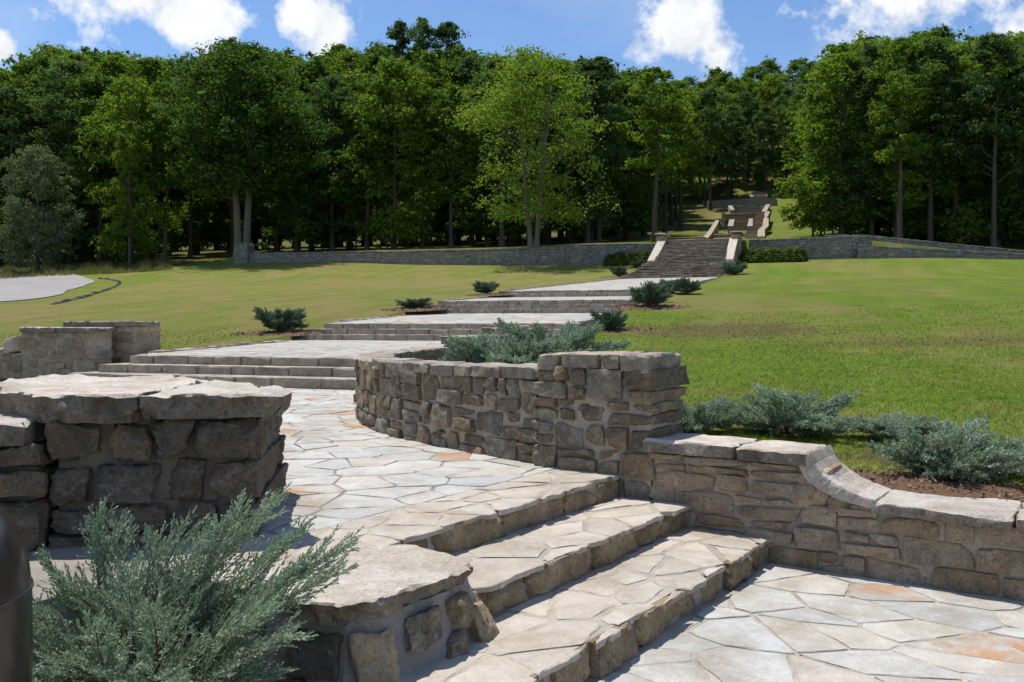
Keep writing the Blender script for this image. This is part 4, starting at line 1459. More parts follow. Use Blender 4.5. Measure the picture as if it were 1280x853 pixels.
def rail(pts, width, drop, name, mat, parent, capmat=None):
    """sloping wall through world points, its top on the points"""
    pts = [np.asarray(p) for p in pts]
    V, Fs, n = [], [], len(pts)
    for p in pts:
        for (sx, dz) in ((-1, -drop), (-1, 0), (1, 0), (1, -drop)):
            V.append((p[0] + EB[0] * sx * width / 2, p[1] + EB[1] * sx * width / 2, p[2] + dz))
    for i in range(n - 1):
        for q in range(4):
            Fs.append([i * 4 + q, i * 4 + (q + 1) % 4, (i + 1) * 4 + (q + 1) % 4, (i + 1) * 4 + q])
    Fs.append([3, 2, 1, 0])
    Fs.append([(n - 1) * 4 + k for k in range(4)])
    o = mesh_obj(name, V, Fs, mat, parent)
    if capmat:
        rail([p + np.array([0, 0, 0.16]) for p in pts], width + 0.12, 0.157, name.replace('wall', 'cap') if 'wall' in name else 'cap', capmat, parent)
    return o


def flight(u0, u1, v0, v1, d0, d1, n, parent):
    for i in range(n):
        f0, f1 = i / n, (i + 1) / n
        d = d0 + (d1 - d0) * f0
        vt = None
        zt0 = W(0, v0, d0)[2]
        zt1 = W(0, v1, d1)[2]
        z = zt0 + (zt1 - zt0) * f1
        p0, p1 = W(u0, 0, d), W(u1, 0, d)
        a_, b_ = ab_of(*((p0 + p1)[:2] / 2))
        hw = (p1[0] - p0[0]) / 2
        V, Fs = box_verts(a_, a_ + (d1 - d0) / n / 0.95 + 0.3, b_ - hw, b_ + hw, z - 1.5, z, lambda p, q: AB(p, q))
        mesh_obj('step', V, [f[::-1] for f in Fs], M['stair_stone'], parent)


RT = np.random.default_rng(61)
t1 = thing('terrace_stair', 'lower hillside terrace with curving rail walls above the grand stair', 'stair', tuple(W(915, 302, 98)))
quad_box(869, 881, 296, 304, 98, 1.2, 'pier', M['stair_stone'], t1)
rail([W(881, 299.5, 99), W(886, 294, 108), W(892, 285, 128), W(897, 276.5, 152)], 0.55, 1.6, 'rail_wall', M['stair_stone'], t1, M['cap_grey'])
quad_box(883, 932, 292.5, 302, 112, 1.0, 'front_wall', M['stair_stone'], t1)
flight(932, 950, 300, 290.5, 100, 114, 10, t1)
flight(885, 932, 304, 300, 97, 101, 4, t1)
rail([W(951.5, 297.5, 99), W(951.5, 289, 113), W(957, 284, 125), W(957.5, 274, 156)], 0.7, 1.5, 'rail_wall', M['cap_grey'], t1, M['cap_grey'])
t2 = thing('terrace_stair', 'middle hillside terrace with grass panel between pale sloping walls', 'stair', tuple(W(925, 285, 150)))
rail([W(913, 284, 142), W(915, 275.5, 158)], 0.75, 1.5, 'sloping_wall', M['cap_grey'], t2, M['cap_grey'])
rail([W(937.5, 284, 142), W(939.5, 274.5, 160)], 0.75, 1.5, 'sloping_wall', M['cap_grey'], t2, M['cap_grey'])
flight(941, 955, 289, 275, 122, 160, 18, t2)
quad_box(917, 937, 276.5, 281, 160, 1.2, 'niche_wall', M['stair_stone'], t2)
quad_box(906, 943, 268.5, 276, 171, 1.2, 'front_wall', M['stair_stone'], t2)
quad_box(905, 943.5, 267, 268.4, 170.7, 1.6, 'coping', M['cap_grey'], t2, sink=0.02)
quad_box(902, 906, 266, 276, 168, 1.0, 'post', M['cap_grey'], t2)
flight(943.5, 955, 275, 267, 162, 180, 10, t2)
rail([W(955, 274, 164), W(960, 265.5, 184)], 0.8, 1.8, 'sloping_wall', M['cap_grey'], t2, M['cap_grey'])
t3 = thing('terrace_stair', 'highest hillside terrace with dark niche between white sloping walls', 'stair', tuple(W(937, 265, 196)))
rail([W(912.5, 258, 204), W(915.5, 263.5, 194)], 0.8, 1.8, 'sloping_wall', M['cap_grey'], t3, M['cap_grey'])
quad_box(916.5, 929, 257, 267, 202, 1.4, 'front_wall', M['stair_stone'], t3)
quad_box(945, 955, 258, 267, 202, 1.4, 'front_wall', M['stair_stone'], t3)
quad_box(929, 945, 257.5, 267, 204, 1.4, 'niche_wall', M['far_stone'], t3)
rail([W(955, 265.5, 192), W(960, 256.5, 210)], 0.9, 1.8, 'sloping_wall', M['cap_grey'], t3, M['cap_grey'])
wl = thing('hill_wall', 'long dark wall crossing the hill in tree shade above the terraces', 'wall', tuple(W(930, 254, 218)))
quad_box(886, 968, 249, 256, 218, 1.2, 'wall_face', M['far_stone'], wl)
t4 = thing('terrace_stair', 'small pale flight at the very top between two white posts', 'stair', tuple(W(948, 246, 228)))
flight(941, 957, 248, 241, 224, 236, 8, t4)
rail([W(939.5, 246.5, 226), W(941.5, 242, 236)], 0.8, 1.5, 'sloping_wall', M['cap_grey'], t4, M['cap_grey'])
rail([W(956, 246.5, 226), W(958, 241, 238)], 0.8, 1.5, 'sloping_wall', M['cap_grey'], t4, M['cap_grey'])

# ------------------------------------------------------------------ road and drain kerb at the left
def ribbon(name, pts, widths, lift, mat, thick=0.25):
    pts = np.array(pts, float)
    t = np.gradient(pts, axis=0)
    t /= np.linalg.norm(t, axis=1, keepdims=True)
    nr = np.stack([t[:, 1], -t[:, 0]], -1)
    V, Fs = [], []
    K = 7
    for p, n_, w_ in zip(pts, nr, widths):
        for k in range(K):
            q = p + n_ * w_ * (k / (K - 1) - 0.5)
            V.append((q[0], q[1], gz(*q) + lift))
        for k in (K - 1, 0):
            q = p + n_ * w_ * (k / (K - 1) - 0.5)
            V.append((q[0], q[1], gz(*q) + lift - thick))
    m = K + 2
    for i in range(len(pts) - 1):
        for k in range(m):
            Fs.append([i * m + k, i * m + (k + 1) % m, (i + 1) * m + (k + 1) % m, (i + 1) * m + k])
    return mesh_obj(name, V, Fs, mat, None, True)


def spline(P, n):
    P = np.array(P, float)
    P = np.vstack([2 * P[0] - P[1], P, 2 * P[-1] - P[-2]])
    out = []
    for i in range(1, len(P) - 2):
        for k in range(n):
            t = k / n
            a, b, c, d = P[i - 1], P[i], P[i + 1], P[i + 2]
            out.append(0.5 * (2 * b + (c - a) * t + (2 * a - 5 * b + 4 * c - d) * t * t + (3 * b - a - 3 * c + d) * t ** 3))
    out.append(P[-2])
    return np.array(out)


rp = [hit(u, v)[:2] for (u, v) in [(-260, 384), (-120, 381), (-30, 374), (10, 366.5), (42, 361), (58, 355.5), (40, 349.5), (10, 345.5), (-60, 344.5), (-160, 346)]]
road = ribbon('road', spline(rp, 10), np.full(len(rp) * 10 - 9, 8.0), 0.06, M['asphalt'])
tag(road, kind='structure')
kp = [hit(u, v)[:2] for (u, v) in [(66, 381), (88, 376), (112, 370), (134, 363), (147, 357), (149, 353), (138, 350), (124, 349)]]
kerb = thing('drain_kerb', 'thin curved dark stone drain kerb in grass beside the road', 'kerb', (kp[3][0], kp[3][1], gz(*kp[3])))
ks = spline(kp, 5)
VV, FF, off = [], [], 0
for i in range(len(ks) - 1):
    p, q = ks[i], ks[i + 1]
    d = (q - p) / np.linalg.norm(q - p)
    n_ = np.array([d[1], -d[0]])
    L, Fs = rock((0.03, -0.14, -0.3), (np.linalg.norm(q - p) - 0.03, 0.14, 0.10 + RT.uniform(0, 0.08)), 2, RT, 8, 0.02, 0.04)
    V = np.column_stack([p + L[:, 0:1] * d + L[:, 1:2] * n_, L[:, 2] + gz(*p)])
    mesh_obj('kerb_stone', V, Fs, M['far_stone'], kerb)

# ------------------------------------------------------------------ foliage
def leaf_quads(cen, nrm, size, r, aspect=0.6):
    """cen (n,3), nrm (n,3) approx facing; returns (4n,3)"""
    n = len(cen)
    nrm = nrm / (np.linalg.norm(nrm, axis=1, keepdims=True) + 1e-9)
    rv = r.normal(size=(n, 3))
    t = np.cross(nrm, rv)
    t /= np.linalg.norm(t, axis=1, keepdims=True) + 1e-9
    bt = np.cross(nrm, t)
    s = (size * r.uniform(0.6, 1.35, n))[:, None]
    a, b = t * s, bt * s * aspect
    V = np.stack([cen - a, cen - b * 1.0 + a * 0.1, cen + a, cen + b + a * 0.1], 1)
    return V.reshape(-1, 3)


def tube(pts, rad, k=7):
    pts = np.asarray(pts, float)
    n = len(pts)
    V, Fs = [], []
    for i in range(n):
        t = pts[min(i + 1, n - 1)] - pts[max(i - 1, 0)]
        t /= np.linalg.norm(t) + 1e-9
        up = np.array([1, 0, 0]) if abs(t[0]) < 0.7 else np.array([0, 1, 0])
        x = np.cross(t, up)
        x /= np.linalg.norm(x)
        y = np.cross(t, x)
        for j in range(k):
            an = 2 * math.pi * j / k
            V.append(pts[i] + (x * math.cos(an) + y * math.sin(an)) * rad[i])
    for i in range(n - 1):
        for j in range(k):
            Fs.append([i * k + j, i * k + (j + 1) % k, (i + 1) * k + (j + 1) % k, (i + 1) * k + j])
    Fs.append([(n - 1) * k + j for j in range(k)])
    return V, Fs


def join(parts):
    V, Fs, off = [], [], 0
    for v, f in parts:
        V += [tuple(q) for q in v]
        Fs += [[i + off for i in g] for g in f]
        off += len(v)
    return V, Fs


def make_tree(name, seed, H, Wd, base, leaf, bark, nclump=150, per=85, lsize=0.22, trunks=1, tr=0.28, shape='oval', loose=1.0, crown_lean=0.0):
    """tree of height H, crown width Wd, crown starting at fraction base; returns its root Empty at the origin"""
    r = np.random.default_rng(seed)
    root = thing(name, 'tree', 'tree', (0, 0, 0))
    wood = []
    tips = []
    cz0 = H * base
    for k in range(trunks):
        ang = r.uniform(0, 6.28) if trunks == 1 else math.pi * k + r.uniform(-0.3, 0.3)
        lean = 0.02 if trunks == 1 else (0.045 if trunks == 2 else 0.08)
        off = 0.0 if trunks == 1 else tr * 0.9
        hh = H * 0.86
        zs = np.linspace(-0.6, hh, 11)
        wob = r.normal(0, 0.012 * H, (11, 2)).cumsum(0) * np.linspace(0, 1, 11)[:, None] * 0.4
        P = np.column_stack([math.cos(ang) * (off + lean * np.maximum(zs, 0)) + wob[:, 0], math.sin(ang) * (off + lean * np.maximum(zs, 0)) * 0.6 + wob[:, 1], zs])
        rad = tr * (1.35 - 0.35 * smooth01(zs / 1.2)) * (1 - 0.85 * np.clip(zs / hh, 0, 1) ** 1.1)
        rad[0] *= 1.25
        wood.append(tube(P, rad, 9))
        nl = int(9 / trunks) + 5
        for q in range(nl):
            f = r.uniform(max(0.12, base * 0.9), 0.9)
            p0 = np.array([np.interp(f * hh, zs, P[:, i]) for i in range(3)])
            an = r.uniform(0, 6.28)
            ln_ = Wd * 0.5 * r.uniform(0.55, 0.95) * (1.1 - 0.6 * f)
            up = r.uniform(0.35, 0.9)
            mid = p0 + np.array([math.cos(an) * ln_ * 0.5, math.sin(an) * ln_ * 0.5, ln_ * up * 0.45]) + r.normal(0, 0.2, 3)
            end = p0 + np.array([math.cos(an) * ln_, math.sin(an) * ln_, ln_ * up]) + r.normal(0, 0.3, 3)
            r0 = tr * 0.38 * (1 - 0.6 * f)
            wood.append(tube(np.array([p0, (p0 + mid) / 2 + r.normal(0, 0.08, 3), mid, end]), [r0, r0 * 0.8, r0 * 0.55, r0 * 0.15], 5))
            tips.append(end)
            tips.append(mid)
    V, Fs = join(wood)
    mesh_obj('trunk', V, Fs, M[bark], root, True)
    # crown: clumps in the crown's volume, more towards its surface
    cens = []
    Hc = H - cz0
    while len(cens) < nclump:
        f = r.uniform(0, 1)
        if shape == 'oval':
            wr = (math.sin(math.pi * min(1, 0.12 + f * 0.88)) ** 0.6)
        elif shape == 'broad':
            wr = (1 - f ** 2.6) ** 0.5 * (0.55 + 0.45 * smooth01(f / 0.3))
        elif shape == 'cone':
            wr = max(0.06, (1 - f) ** 0.85 * (0.7 + 0.3 * smooth01(f / 0.12)))
        else:
            wr = (math.sin(math.pi * min(1, 0.2 + f * 0.8)) ** 0.5)
        an = r.uniform(0, 6.28)
        lob = 1 + 0.33 * math.sin(an * 3 + seed + f * 7) + 0.22 * math.sin(an * 5 + 2 * seed - f * 13)
        rr = Wd * 0.5 * wr * lob * (r.uniform(0.25, 1.0) ** 0.5)
        cens.append((math.cos(an) * rr + crown_lean * f, math.sin(an) * rr, cz0 + f * Hc * 0.97))
    cens = np.array(cens)
    tips = np.array(tips)
    tips = tips[(tips[:, 2] > cz0 * 0.85) & (tips[:, 2] < H * 0.93)]
    if len(tips):
        cens = np.vstack([cens, tips[:max(1, nclump // 3)]])
    dm = np.linalg.norm(cens[:, None] - cens[None], axis=2)
    cens = cens[np.sort(dm, axis=1)[:, 3] < 0.19 * Wd]
    allc, alln = [], []
    for c in cens:
        # a spray: a loose main cluster with a few ragged satellites
        big = r.uniform(0.55, 1.15) * Wd / 9.0 * loose
        for q_ in range(4):
            if q_ == 0:
                cc_, rad, m = c, big, int(per * r.uniform(0.5, 1.0))
            else:
                cc_ = c + r.normal(0, 0.75, 3) * big * np.array([1, 1, 0.6])
                rad, m = big * r.uniform(0.3, 0.65), int(per * r.uniform(0.1, 0.35))
                cc_[2] = min(cc_[2], H * 0.985)
            ax_ = np.array([r.uniform(0.8, 1.3), r.uniform(0.8, 1.3), r.uniform(0.4, 0.75)])
            p = np.clip(r.normal(0, 0.52, (m, 3)), -1.25, 1.25)
            p[:, 2] -= 0.25 * (p[:, 0] ** 2 + p[:, 1] ** 2)
            allc.append(cc_ + p * rad * ax_)
            alln.append(p * 0.7 + np.array([0, 0, 0.7]) + r.normal(0, 0.5, (m, 3)))
    allc = np.vstack(allc)
    alln = np.vstack(alln)
    fast_mesh('crown', leaf_quads(allc, alln, np.full(len(allc), lsize * 0.88), r), 4, M[leaf], root)
    return root


PROTO = {}
PROTO['oak_dark'] = make_tree('broadleaf_tree', 101, 22, 10.5, 0.30, 'leaf_dark', 'bark', 150, 95, 0.25, shape='broad', loose=0.95)
PROTO['oak_mid'] = make_tree('broadleaf_tree', 102, 22, 9.5, 0.32, 'leaf_mid', 'bark', 150, 85, 0.22, shape='oval')
PROTO['tall_mid'] = make_tree('broadleaf_tree', 103, 24, 8.0, 0.42, 'leaf_mid', 'bark', 110, 85, 0.19, shape='oval', loose=0.9)
PROTO['tall_dark'] = make_tree('broadleaf_tree', 104, 24, 8.6, 0.38, 'leaf_cool', 'bark', 120, 90, 0.2, shape='oval', loose=0.85)
PROTO['light'] = make_tree('broadleaf_tree', 105, 20, 9.0, 0.25, 'leaf_light', 'bark', 130, 85, 0.19, shape='oval', loose=0.85)
PROTO['full_dark'] = make_tree('broadleaf_tree', 106, 21, 11.0, 0.08, 'leaf_dark', 'bark', 200, 95, 0.23, shape='broad', loose=0.9)
PROTO['full_mid'] = make_tree('broadleaf_tree', 107, 20, 10.0, 0.06, 'leaf_mid', 'bark', 190, 85, 0.2, shape='oval', loose=0.9)
PROTO['full_cool'] = make_tree('broadleaf_tree', 110, 21, 9.5, 0.12, 'leaf_cool', 'bark', 180, 95, 0.17, shape='oval', loose=0.85)
PROTO['sapling'] = make_tree('young_tree', 108, 8, 5.0, 0.10, 'leaf_mid', 'bark', 90, 70, 0.16, shape='oval', tr=0.10)
PROTO['sapling_light'] = make_tree('young_tree', 109, 7, 5.0, 0.05, 'leaf_light', 'bark', 80, 60, 0.15, shape='oval', tr=0.08)
PROTO_H = {'oak_dark': 22, 'oak_mid': 22, 'tall_mid': 24, 'tall_dark': 24, 'light': 20, 'full_dark': 21, 'full_mid': 20, 'full_cool': 21, 'sapling': 8, 'sapling_light': 7}
PROTO_USED = set()
KIND_LABEL = {'oak_dark': 'dark green broad-crowned tree', 'oak_mid': 'mid green rounded tree', 'tall_mid': 'tall slim mid green tree',
              'tall_dark': 'tall slim dark green tree', 'light': 'light yellow-green tree', 'full_dark': 'dark tree leafy to the ground',
              'full_mid': 'mid green tree leafy to the ground', 'full_cool': 'cool green tree with low branches', 'sapling': 'young green understorey tree', 'sapling_light': 'small light green understorey tree'}


def put_tree(kind, x, y, H, label, group=None, wscale=1.0, rot=None):
    src = PROTO[kind]
    s = H / PROTO_H[kind]
    z = gz(x, y) - 0.1
    rot = random.uniform(0, 6.28) if rot is None else rot
    sc = (s * wscale, s * wscale, s)
    if kind not in PROTO_USED:
        PROTO_USED.add(kind)
        src.location = (x, y, z)
        src.rotation_euler = (0, 0, rot)
        src.scale = sc
        src['label'] = label
        if group:
            src['group'] = group
        return src
    c = copy_tree(src, (x, y, z), rot, sc, label, group)
    if not group and 'group' in c:
        del c['group']
    return c


SKY_U = [-120, 0, 30, 75, 110, 150, 200, 250, 290, 340, 370, 420, 460, 475, 520, 580, 592, 640, 690, 740, 780, 830, 870, 910, 960, 1000, 1050, 1100, 1150, 1200, 1240, 1280, 1400]
SKY_V = [80, 88, 60, 46, 48, 55, 60, 65, 57, 54, 60, 50, 50, 50, 52, 55, 58, 66, 60, 62, 76, 86, 82, 78, 74, 62, 46, 40, 28, 38, 34, 32, 30]


def sky_v(u):
    return float(np.interp(u, SKY_U, SKY_V))


def tree_uv(kind, u, d, vtop, label, group=None, wscale=1.0):
    x = (u - 640) / F * d
    z = gz(x, d)
    H = EYE + (405 - vtop) / F * d - z
    return put_tree(kind, x, d, H, label, group, wscale)


# named individual trees
twin = make_tree('twin_trunk_tree', 201, 24, 16.5, 0.30, 'leaf_dark', 'bark_pale', 300, 95, 0.23, trunks=2, tr=0.46, shape='broad')
x, d_ = (303 - 640) / F * 101.0, 101.0
twin.location = (x, d_, gz(x, d_) - 0.1)
twin.scale = (1, 1, (EYE + 352 / F * d_ - gz(x, d_)) / 24)
tag(twin, 'big dark-crowned tree with two pale trunks rising behind the left wall pier', 'tree')
lone = make_tree('lawn_tree', 202, 21.5, 15.0, 0.17, 'leaf_light', 'bark_pale', 150, 70, 0.18, trunks=3, tr=0.26, shape='oval', loose=0.95)
hx, hy, hz_ = hit(667, 322)
lone.location = (hx, hy, hz_ - 0.1)
lone.scale = (1, 1, (EYE + 350 / F * hy - hz_) / 21.5)
tag(lone, 'airy light green tree with several slim trunks standing on lawn before the wall', 'tree')
cedar = make_tree('cedar_tree', 203, 13, 8.5, 0.06, 'leaf_cedar', 'bark', 190, 85, 0.13, tr=0.22, shape='oval', loose=0.9)
hx, hy, hz_ = hit(47, 336)
hx, hy = hx * 0.95, hy * 0.95
hz_ = gz(hx, hy)
cedar.location = (hx, hy, hz_ - 0.1)
cedar.scale = (1, 1, (EYE + 225 / F * hy - hz_) / 13)
tag(cedar, 'grey-green cedar at far left edge beside the road', 'tree')

tree_uv('tall_mid', 818, 93, 82, 'tree with tall straight grey trunk just left of the grand stair top', None, 1.35)
tree_uv('light', 162, 99, 150, 'yellow-green smaller tree at front of the left wood', None, 0.75)
tree_uv('sapling_light', 1052, 112, 190, 'slim light green young tree right of the grass strip', None, 0.8)
tree_uv('tall_dark', 500, 132, 24, 'tallest dark crown poking above the left wood, first of a trio', None, 0.62)
tree_uv('tall_dark', 528, 130, 20, 'tallest dark crown poking above the left wood, middle of a trio', None, 0.62)
tree_uv('tall_dark', 560, 133, 25, 'tallest dark crown poking above the left wood, last of a trio', None, 0.7)

rt = np.random.default_rng(303)
random.seed(5)


def spot_left(u):
    for lim, w_ in ((100, 'behind the cedar'), (240, 'above the road bend'), (370, 'by the twin-trunk tree'), (540, 'above the long grey wall'),
                    (700, 'behind the lone lawn tree'), (2000, 'near the left hedge')):
        if u < lim:
            return w_


def spot_right(u):
    for lim, w_ in ((1085, 'above the rounded bastion'), (1130, 'above the upper ramp wall'), (1190, 'mid ramp walls'), (1240, 'where the ramp walls converge'), (3000, 'at the right picture edge')):
        if u < lim:
            return w_


# front rank along the wall, left wood
u = -70
i = 0
while u < 790:
    if abs(u - 303) > 60 and abs(u - 818) > 45 and abs(u - 667) > 30:
        k = ['oak_mid', 'full_dark', 'tall_dark', 'light', 'full_cool', 'oak_dark', 'full_mid', 'tall_mid'][i % 8]
        dd = rt.uniform(103, 111) + (8 if u < 125 else 0)
        tree_uv(k, u, dd, sky_v(u) + rt.uniform(12, 60), KIND_LABEL[k] + ', front of left wood, ' + spot_left(u), 'front rank trees of the left wood', rt.uniform(0.9, 1.15))
    i += 1
    u += rt.uniform(34, 46)
# deeper ranks, left wood
for rank, (d0, d1, dv, kk) in enumerate([(114, 124, 10, 6), (128, 140, 2, 5), (146, 154, 12, 0), (160, 172, 12, 0)]):
    u = -90
    while u < 800:
        if kk:
            k = ['oak_dark', 'oak_mid', 'tall_dark', 'tall_mid', 'full_dark', 'light'][int(rt.integers(0, kk))]
        else:
            k = ['full_dark', 'full_mid'][int(rt.integers(0, 2))]
        tree_uv(k, u, rt.uniform(d0, d1), sky_v(u) + rt.uniform(0, 22) + dv * 0.3, KIND_LABEL[k] + ' deep in the left wood', 'trees deep in the left wood', rt.uniform(0.85, 1.1))
        u += rt.uniform(40, 58) if kk else rt.uniform(44, 56)
# right wood, front rank above the ramp walls
u = 1052
i = 0
while u < 1340:
    k = ['full_mid', 'full_cool', 'light', 'tall_dark', 'full_mid', 'oak_dark', 'oak_mid', 'full_dark'][i % 8]
    dd = rt.uniform(93, 101)
    tree_uv(k, u, dd + max(0, 1050 - u) * 0.3, sky_v(u) + rt.uniform(8, 55), KIND_LABEL[k] + ', front of right wood, ' + spot_right(u), 'front rank trees of the right wood', rt.uniform(0.9, 1.15))
    i += 1
    u += rt.uniform(28, 40)
for (d0, d1, dv, kk) in ((106, 116, 8, 6), (122, 136, 0, 6), (142, 152, 6, 0)):
    u = 1058
    while u < 1360:
        k = ['oak_dark', 'oak_mid', 'tall_dark', 'tall_mid', 'full_mid', 'full_dark'][int(rt.integers(0, 6) if kk else rt.integers(4, 6))]
        tree_uv(k, u, rt.uniform(d0, d1), sky_v(u) + rt.uniform(0, 18) + dv, KIND_LABEL[k] + ' deep in the right wood', 'trees deep in the right wood', rt.uniform(0.85, 1.1))
        u += rt.uniform(38, 56)
# trees flanking the stairway up the hill
for a in np.arange(97, 250, 9.5):
    for sgn in (-1, 1):
        for row in range(3 if a > 130 else 2):
            if sgn < 0:
                b = -9.5 - rt.uniform(12, 18) - row * rt.uniform(9, 11)
                if row == 0 and rt.random() < 0.35:
                    continue
            else:
                b = -9.5 + rt.uniform(16.5, 19.5) + row * rt.uniform(8, 10)
            p = AB(a + rt.uniform(-3, 3), b)
            uu = 640 + F * p[0] / p[1]
            k = ['tall_mid', 'tall_dark', 'tall_mid', 'light', 'oak_mid'][int(rt.integers(0, 5))] if row < 2 else ['full_mid', 'full_dark'][int(rt.integers(0, 2))]
            z = gz(*p)
            H = min(30, max(17, EYE + (405 - sky_v(uu) - rt.uniform(0, 26)) / F * p[1] - z))
            side = 'left' if sgn < 0 else 'right'
            hh = 'lower' if a < 150 else 'upper'
            put_tree(k, p[0], p[1], H, KIND_LABEL[k] + ' on the %s hillside %s of the stairs' % (hh, side), 'hillside trees %s of the upper stairs' % side, rt.uniform(0.9, 1.2))
# trees closing the vista at the top
for a in (248, 259, 272, 288, 306):
    for b in np.arange(-52, 36, 8.5):
        p = AB(a + rt.uniform(-3, 3), b + rt.uniform(-2, 2) + (4 if a in (259, 288) else 0))
        k = ['light', 'oak_mid', 'full_cool', 'full_mid'][int(rt.integers(0, 4))]
        put_tree(k, p[0], p[1], rt.uniform(23, 28), KIND_LABEL[k] + ' closing the hilltop view', 'trees closing the view at the hilltop', 1.0)
# understorey
for q in range(46):
    if q < 28:
        u = -40 + q * 29 + rt.uniform(-10, 10)
        if abs(u - 303) < 14 or u > 760:
            continue
        dd = rt.uniform(108, 122)
        lab, grp = ' low in the shade of the left wood', 'understorey of the left wood'
    else:
        u = 1010 + (q - 28) * 18 + rt.uniform(-8, 8)
        dd = rt.uniform(99, 112)
        lab, grp = ' low in the shade of the right wood', 'understorey of the right wood'
    k = 'sapling' if rt.random() < 0.65 else 'sapling_light'
    x = (u - 640) / F * dd
    put_tree(k, x, dd, rt.uniform(5, 9.5), KIND_LABEL[k] + lab, grp, rt.uniform(0.9, 1.4))


# ------------------------------------------------------------------ junipers
def make_juniper(name, seed, branches, leaf, density=1.0, lw=0.005, ll=0.022, mat='juniper', spread=1.0, arch=0.08):
    """branches: tip vectors from the root at the origin; each carries feathery side sprays"""
    r = np.random.default_rng(seed)
    root = thing(name, 'juniper', 'juniper', (0, 0, 0))
    wood, C, D = [], [], []
    for tip in branches:
        tip = np.asarray(tip, float)
        ln_ = np.linalg.norm(tip)
        start = r.normal(0, 0.03, 3) * np.array([1, 1, 0.2])
        ctrl = tip * np.array([0.42, 0.42, 0.6]) + np.array([0, 0, arch * ln_]) + r.normal(0, 0.05, 3) * ln_
        ts = np.linspace(0, 1, 9)
        P = ((1 - ts) ** 2)[:, None] * start + (2 * ts * (1 - ts))[:, None] * ctrl + (ts ** 2)[:, None] * tip
        wood.append(tube(P, 0.011 * (1 - ts * 0.92) * min(1.3, ln_ / 0.7 + 0.4), 5))
        nb = int(34 * density * (0.35 + 0.65 * ln_ / 0.8))
        for q in range(nb):
            t = 0.2 + 0.8 * (q + r.uniform(0, 1)) / nb
            p = np.array([np.interp(t, ts, P[:, k]) for k in range(3)])
            ax = np.array([np.interp(min(1, t + 0.06), ts, P[:, k]) for k in range(3)]) - np.array([np.interp(t - 0.06, ts, P[:, k]) for k in range(3)])
            ax /= np.linalg.norm(ax)
            sd = np.cross(ax, np.array([0, 0, 1.0])) + r.normal(0, 0.25, 3)
            sd *= (1 if q % 2 else -1) / (np.linalg.norm(sd) + 1e-9)
            dr = ax * r.uniform(0.75, 1.15) + sd * r.uniform(0.35, 0.95) * (1.05 - 0.6 * t) + np.array([0, 0, r.uniform(-0.35, 0.28)])
            dr /= np.linalg.norm(dr)
            bl = spread * (0.27 * (1.08 - t) + 0.07) * r.uniform(0.55, 1.25) * (0.45 + 0.55 * ln_ / 0.8)
            nt_ = max(3, int(leaf * bl / 0.15 / 6))
            for k2 in range(nt_):
                w_ = 0.1 + 0.9 * (k2 + r.uniform(0, 1)) / nt_
                q0 = p + dr * bl * w_ + np.array([0, 0, 0.10 * bl * w_ * w_])
                s2 = np.cross(dr, np.array([0, 0, 1.0])) + r.normal(0, 0.45, 3)
                s2 *= (1 if k2 % 2 else -1) / (np.linalg.norm(s2) + 1e-9)
                d2 = dr * 1.0 + s2 * r.uniform(0.3, 0.9) * (1.1 - w_ * 0.6) + np.array([0, 0, r.uniform(-0.1, 0.4)])
                d2 /= np.linalg.norm(d2)
                tl = (0.055 * (1.15 - w_) + 0.02) * r.uniform(0.6, 1.3) * (0.5 + ll / 0.04)
                m = 6
                f = (np.arange(m) + r.uniform(0, 1, m)) / m
                C.append(q0 + d2 * (tl * f)[:, None] + r.normal(0, 0.25 * lw, (m, 3)))
                D.append(d2 + r.normal(0, 0.38, (m, 3)))
    C = np.vstack(C)
    D = np.vstack(D)
    D /= np.linalg.norm(D, axis=1, keepdims=True)
    n = len(C)
    side = np.cross(D, r.normal(size=(n, 3)))
    side /= np.linalg.norm(side, axis=1, keepdims=True) + 1e-9
    L = (ll * r.uniform(0.6, 1.4, n))[:, None]
    w_ = (lw * r.uniform(0.7, 1.3, n))[:, None]
    V = np.stack([C - D * L * 0.5, C + side * w_, C + D * L * 0.6, C - side * w_], 1).reshape(-1, 3)
    Vw, Fw = join(wood)
    mesh_obj('stem', Vw, Fw, M['twig'], root, True)
    fast_mesh('foliage', V, 4, M[mat], root)
    print('juniper leaves', n)
    return root


def rnd_branches(r, n, R_, up=(0.15, 0.6), inner=0.45):
    out = []
    for i in range(n):
        an = i * 2.399 + r.uniform(-0.4, 0.4)
        q = R_ * r.uniform(inner, 1.0)
        out.append((math.cos(an) * q, math.sin(an) * q, R_ * r.uniform(*up)))
    return out


# the big juniper in front of the pier
rj = np.random.default_rng(71)
jr = np.array([-1.42, 3.32, 0.06])
tips = [W(338, 634, 3.75), W(322, 652, 3.8), W(290, 650, 3.6), W(262, 668, 3.5), W(420, 688, 3.4), W(412, 722, 3.3), W(372, 668, 3.55), W(345, 690, 3.5),
        W(120, 665, 3.4), W(150, 668, 3.5), W(190, 690, 3.4), W(225, 672, 3.55), W(60, 712, 3.2), W(85, 735, 3.1), W(45, 770, 3.0), W(330, 770, 3.1), W(355, 800, 3.05),
        W(190, 770, 2.9), W(120, 790, 2.85), W(70, 830, 2.8), W(160, 730, 3.15), W(100, 760, 3.2),
        W(210, 850, 2.75), W(140, 850, 2.75), W(340, 740, 3.3), W(390, 705, 3.4), W(30, 800, 3.1), W(-10, 760, 3.3), W(20, 850, 2.8)]
jb = [t_ - jr for t_ in tips] + [(q[0] * 0.8 + 0.12, q[1] * 0.7, q[2]) for q in rnd_branches(rj, 9, 0.6, (0.2, 0.6), 0.4)]
J1 = make_juniper('juniper', 72, jb, 74, density=1.12, lw=0.003, ll=0.015)
J1.location = jr
tag(J1, 'large feathery blue-green juniper in front of the dark stone pier', 'juniper')

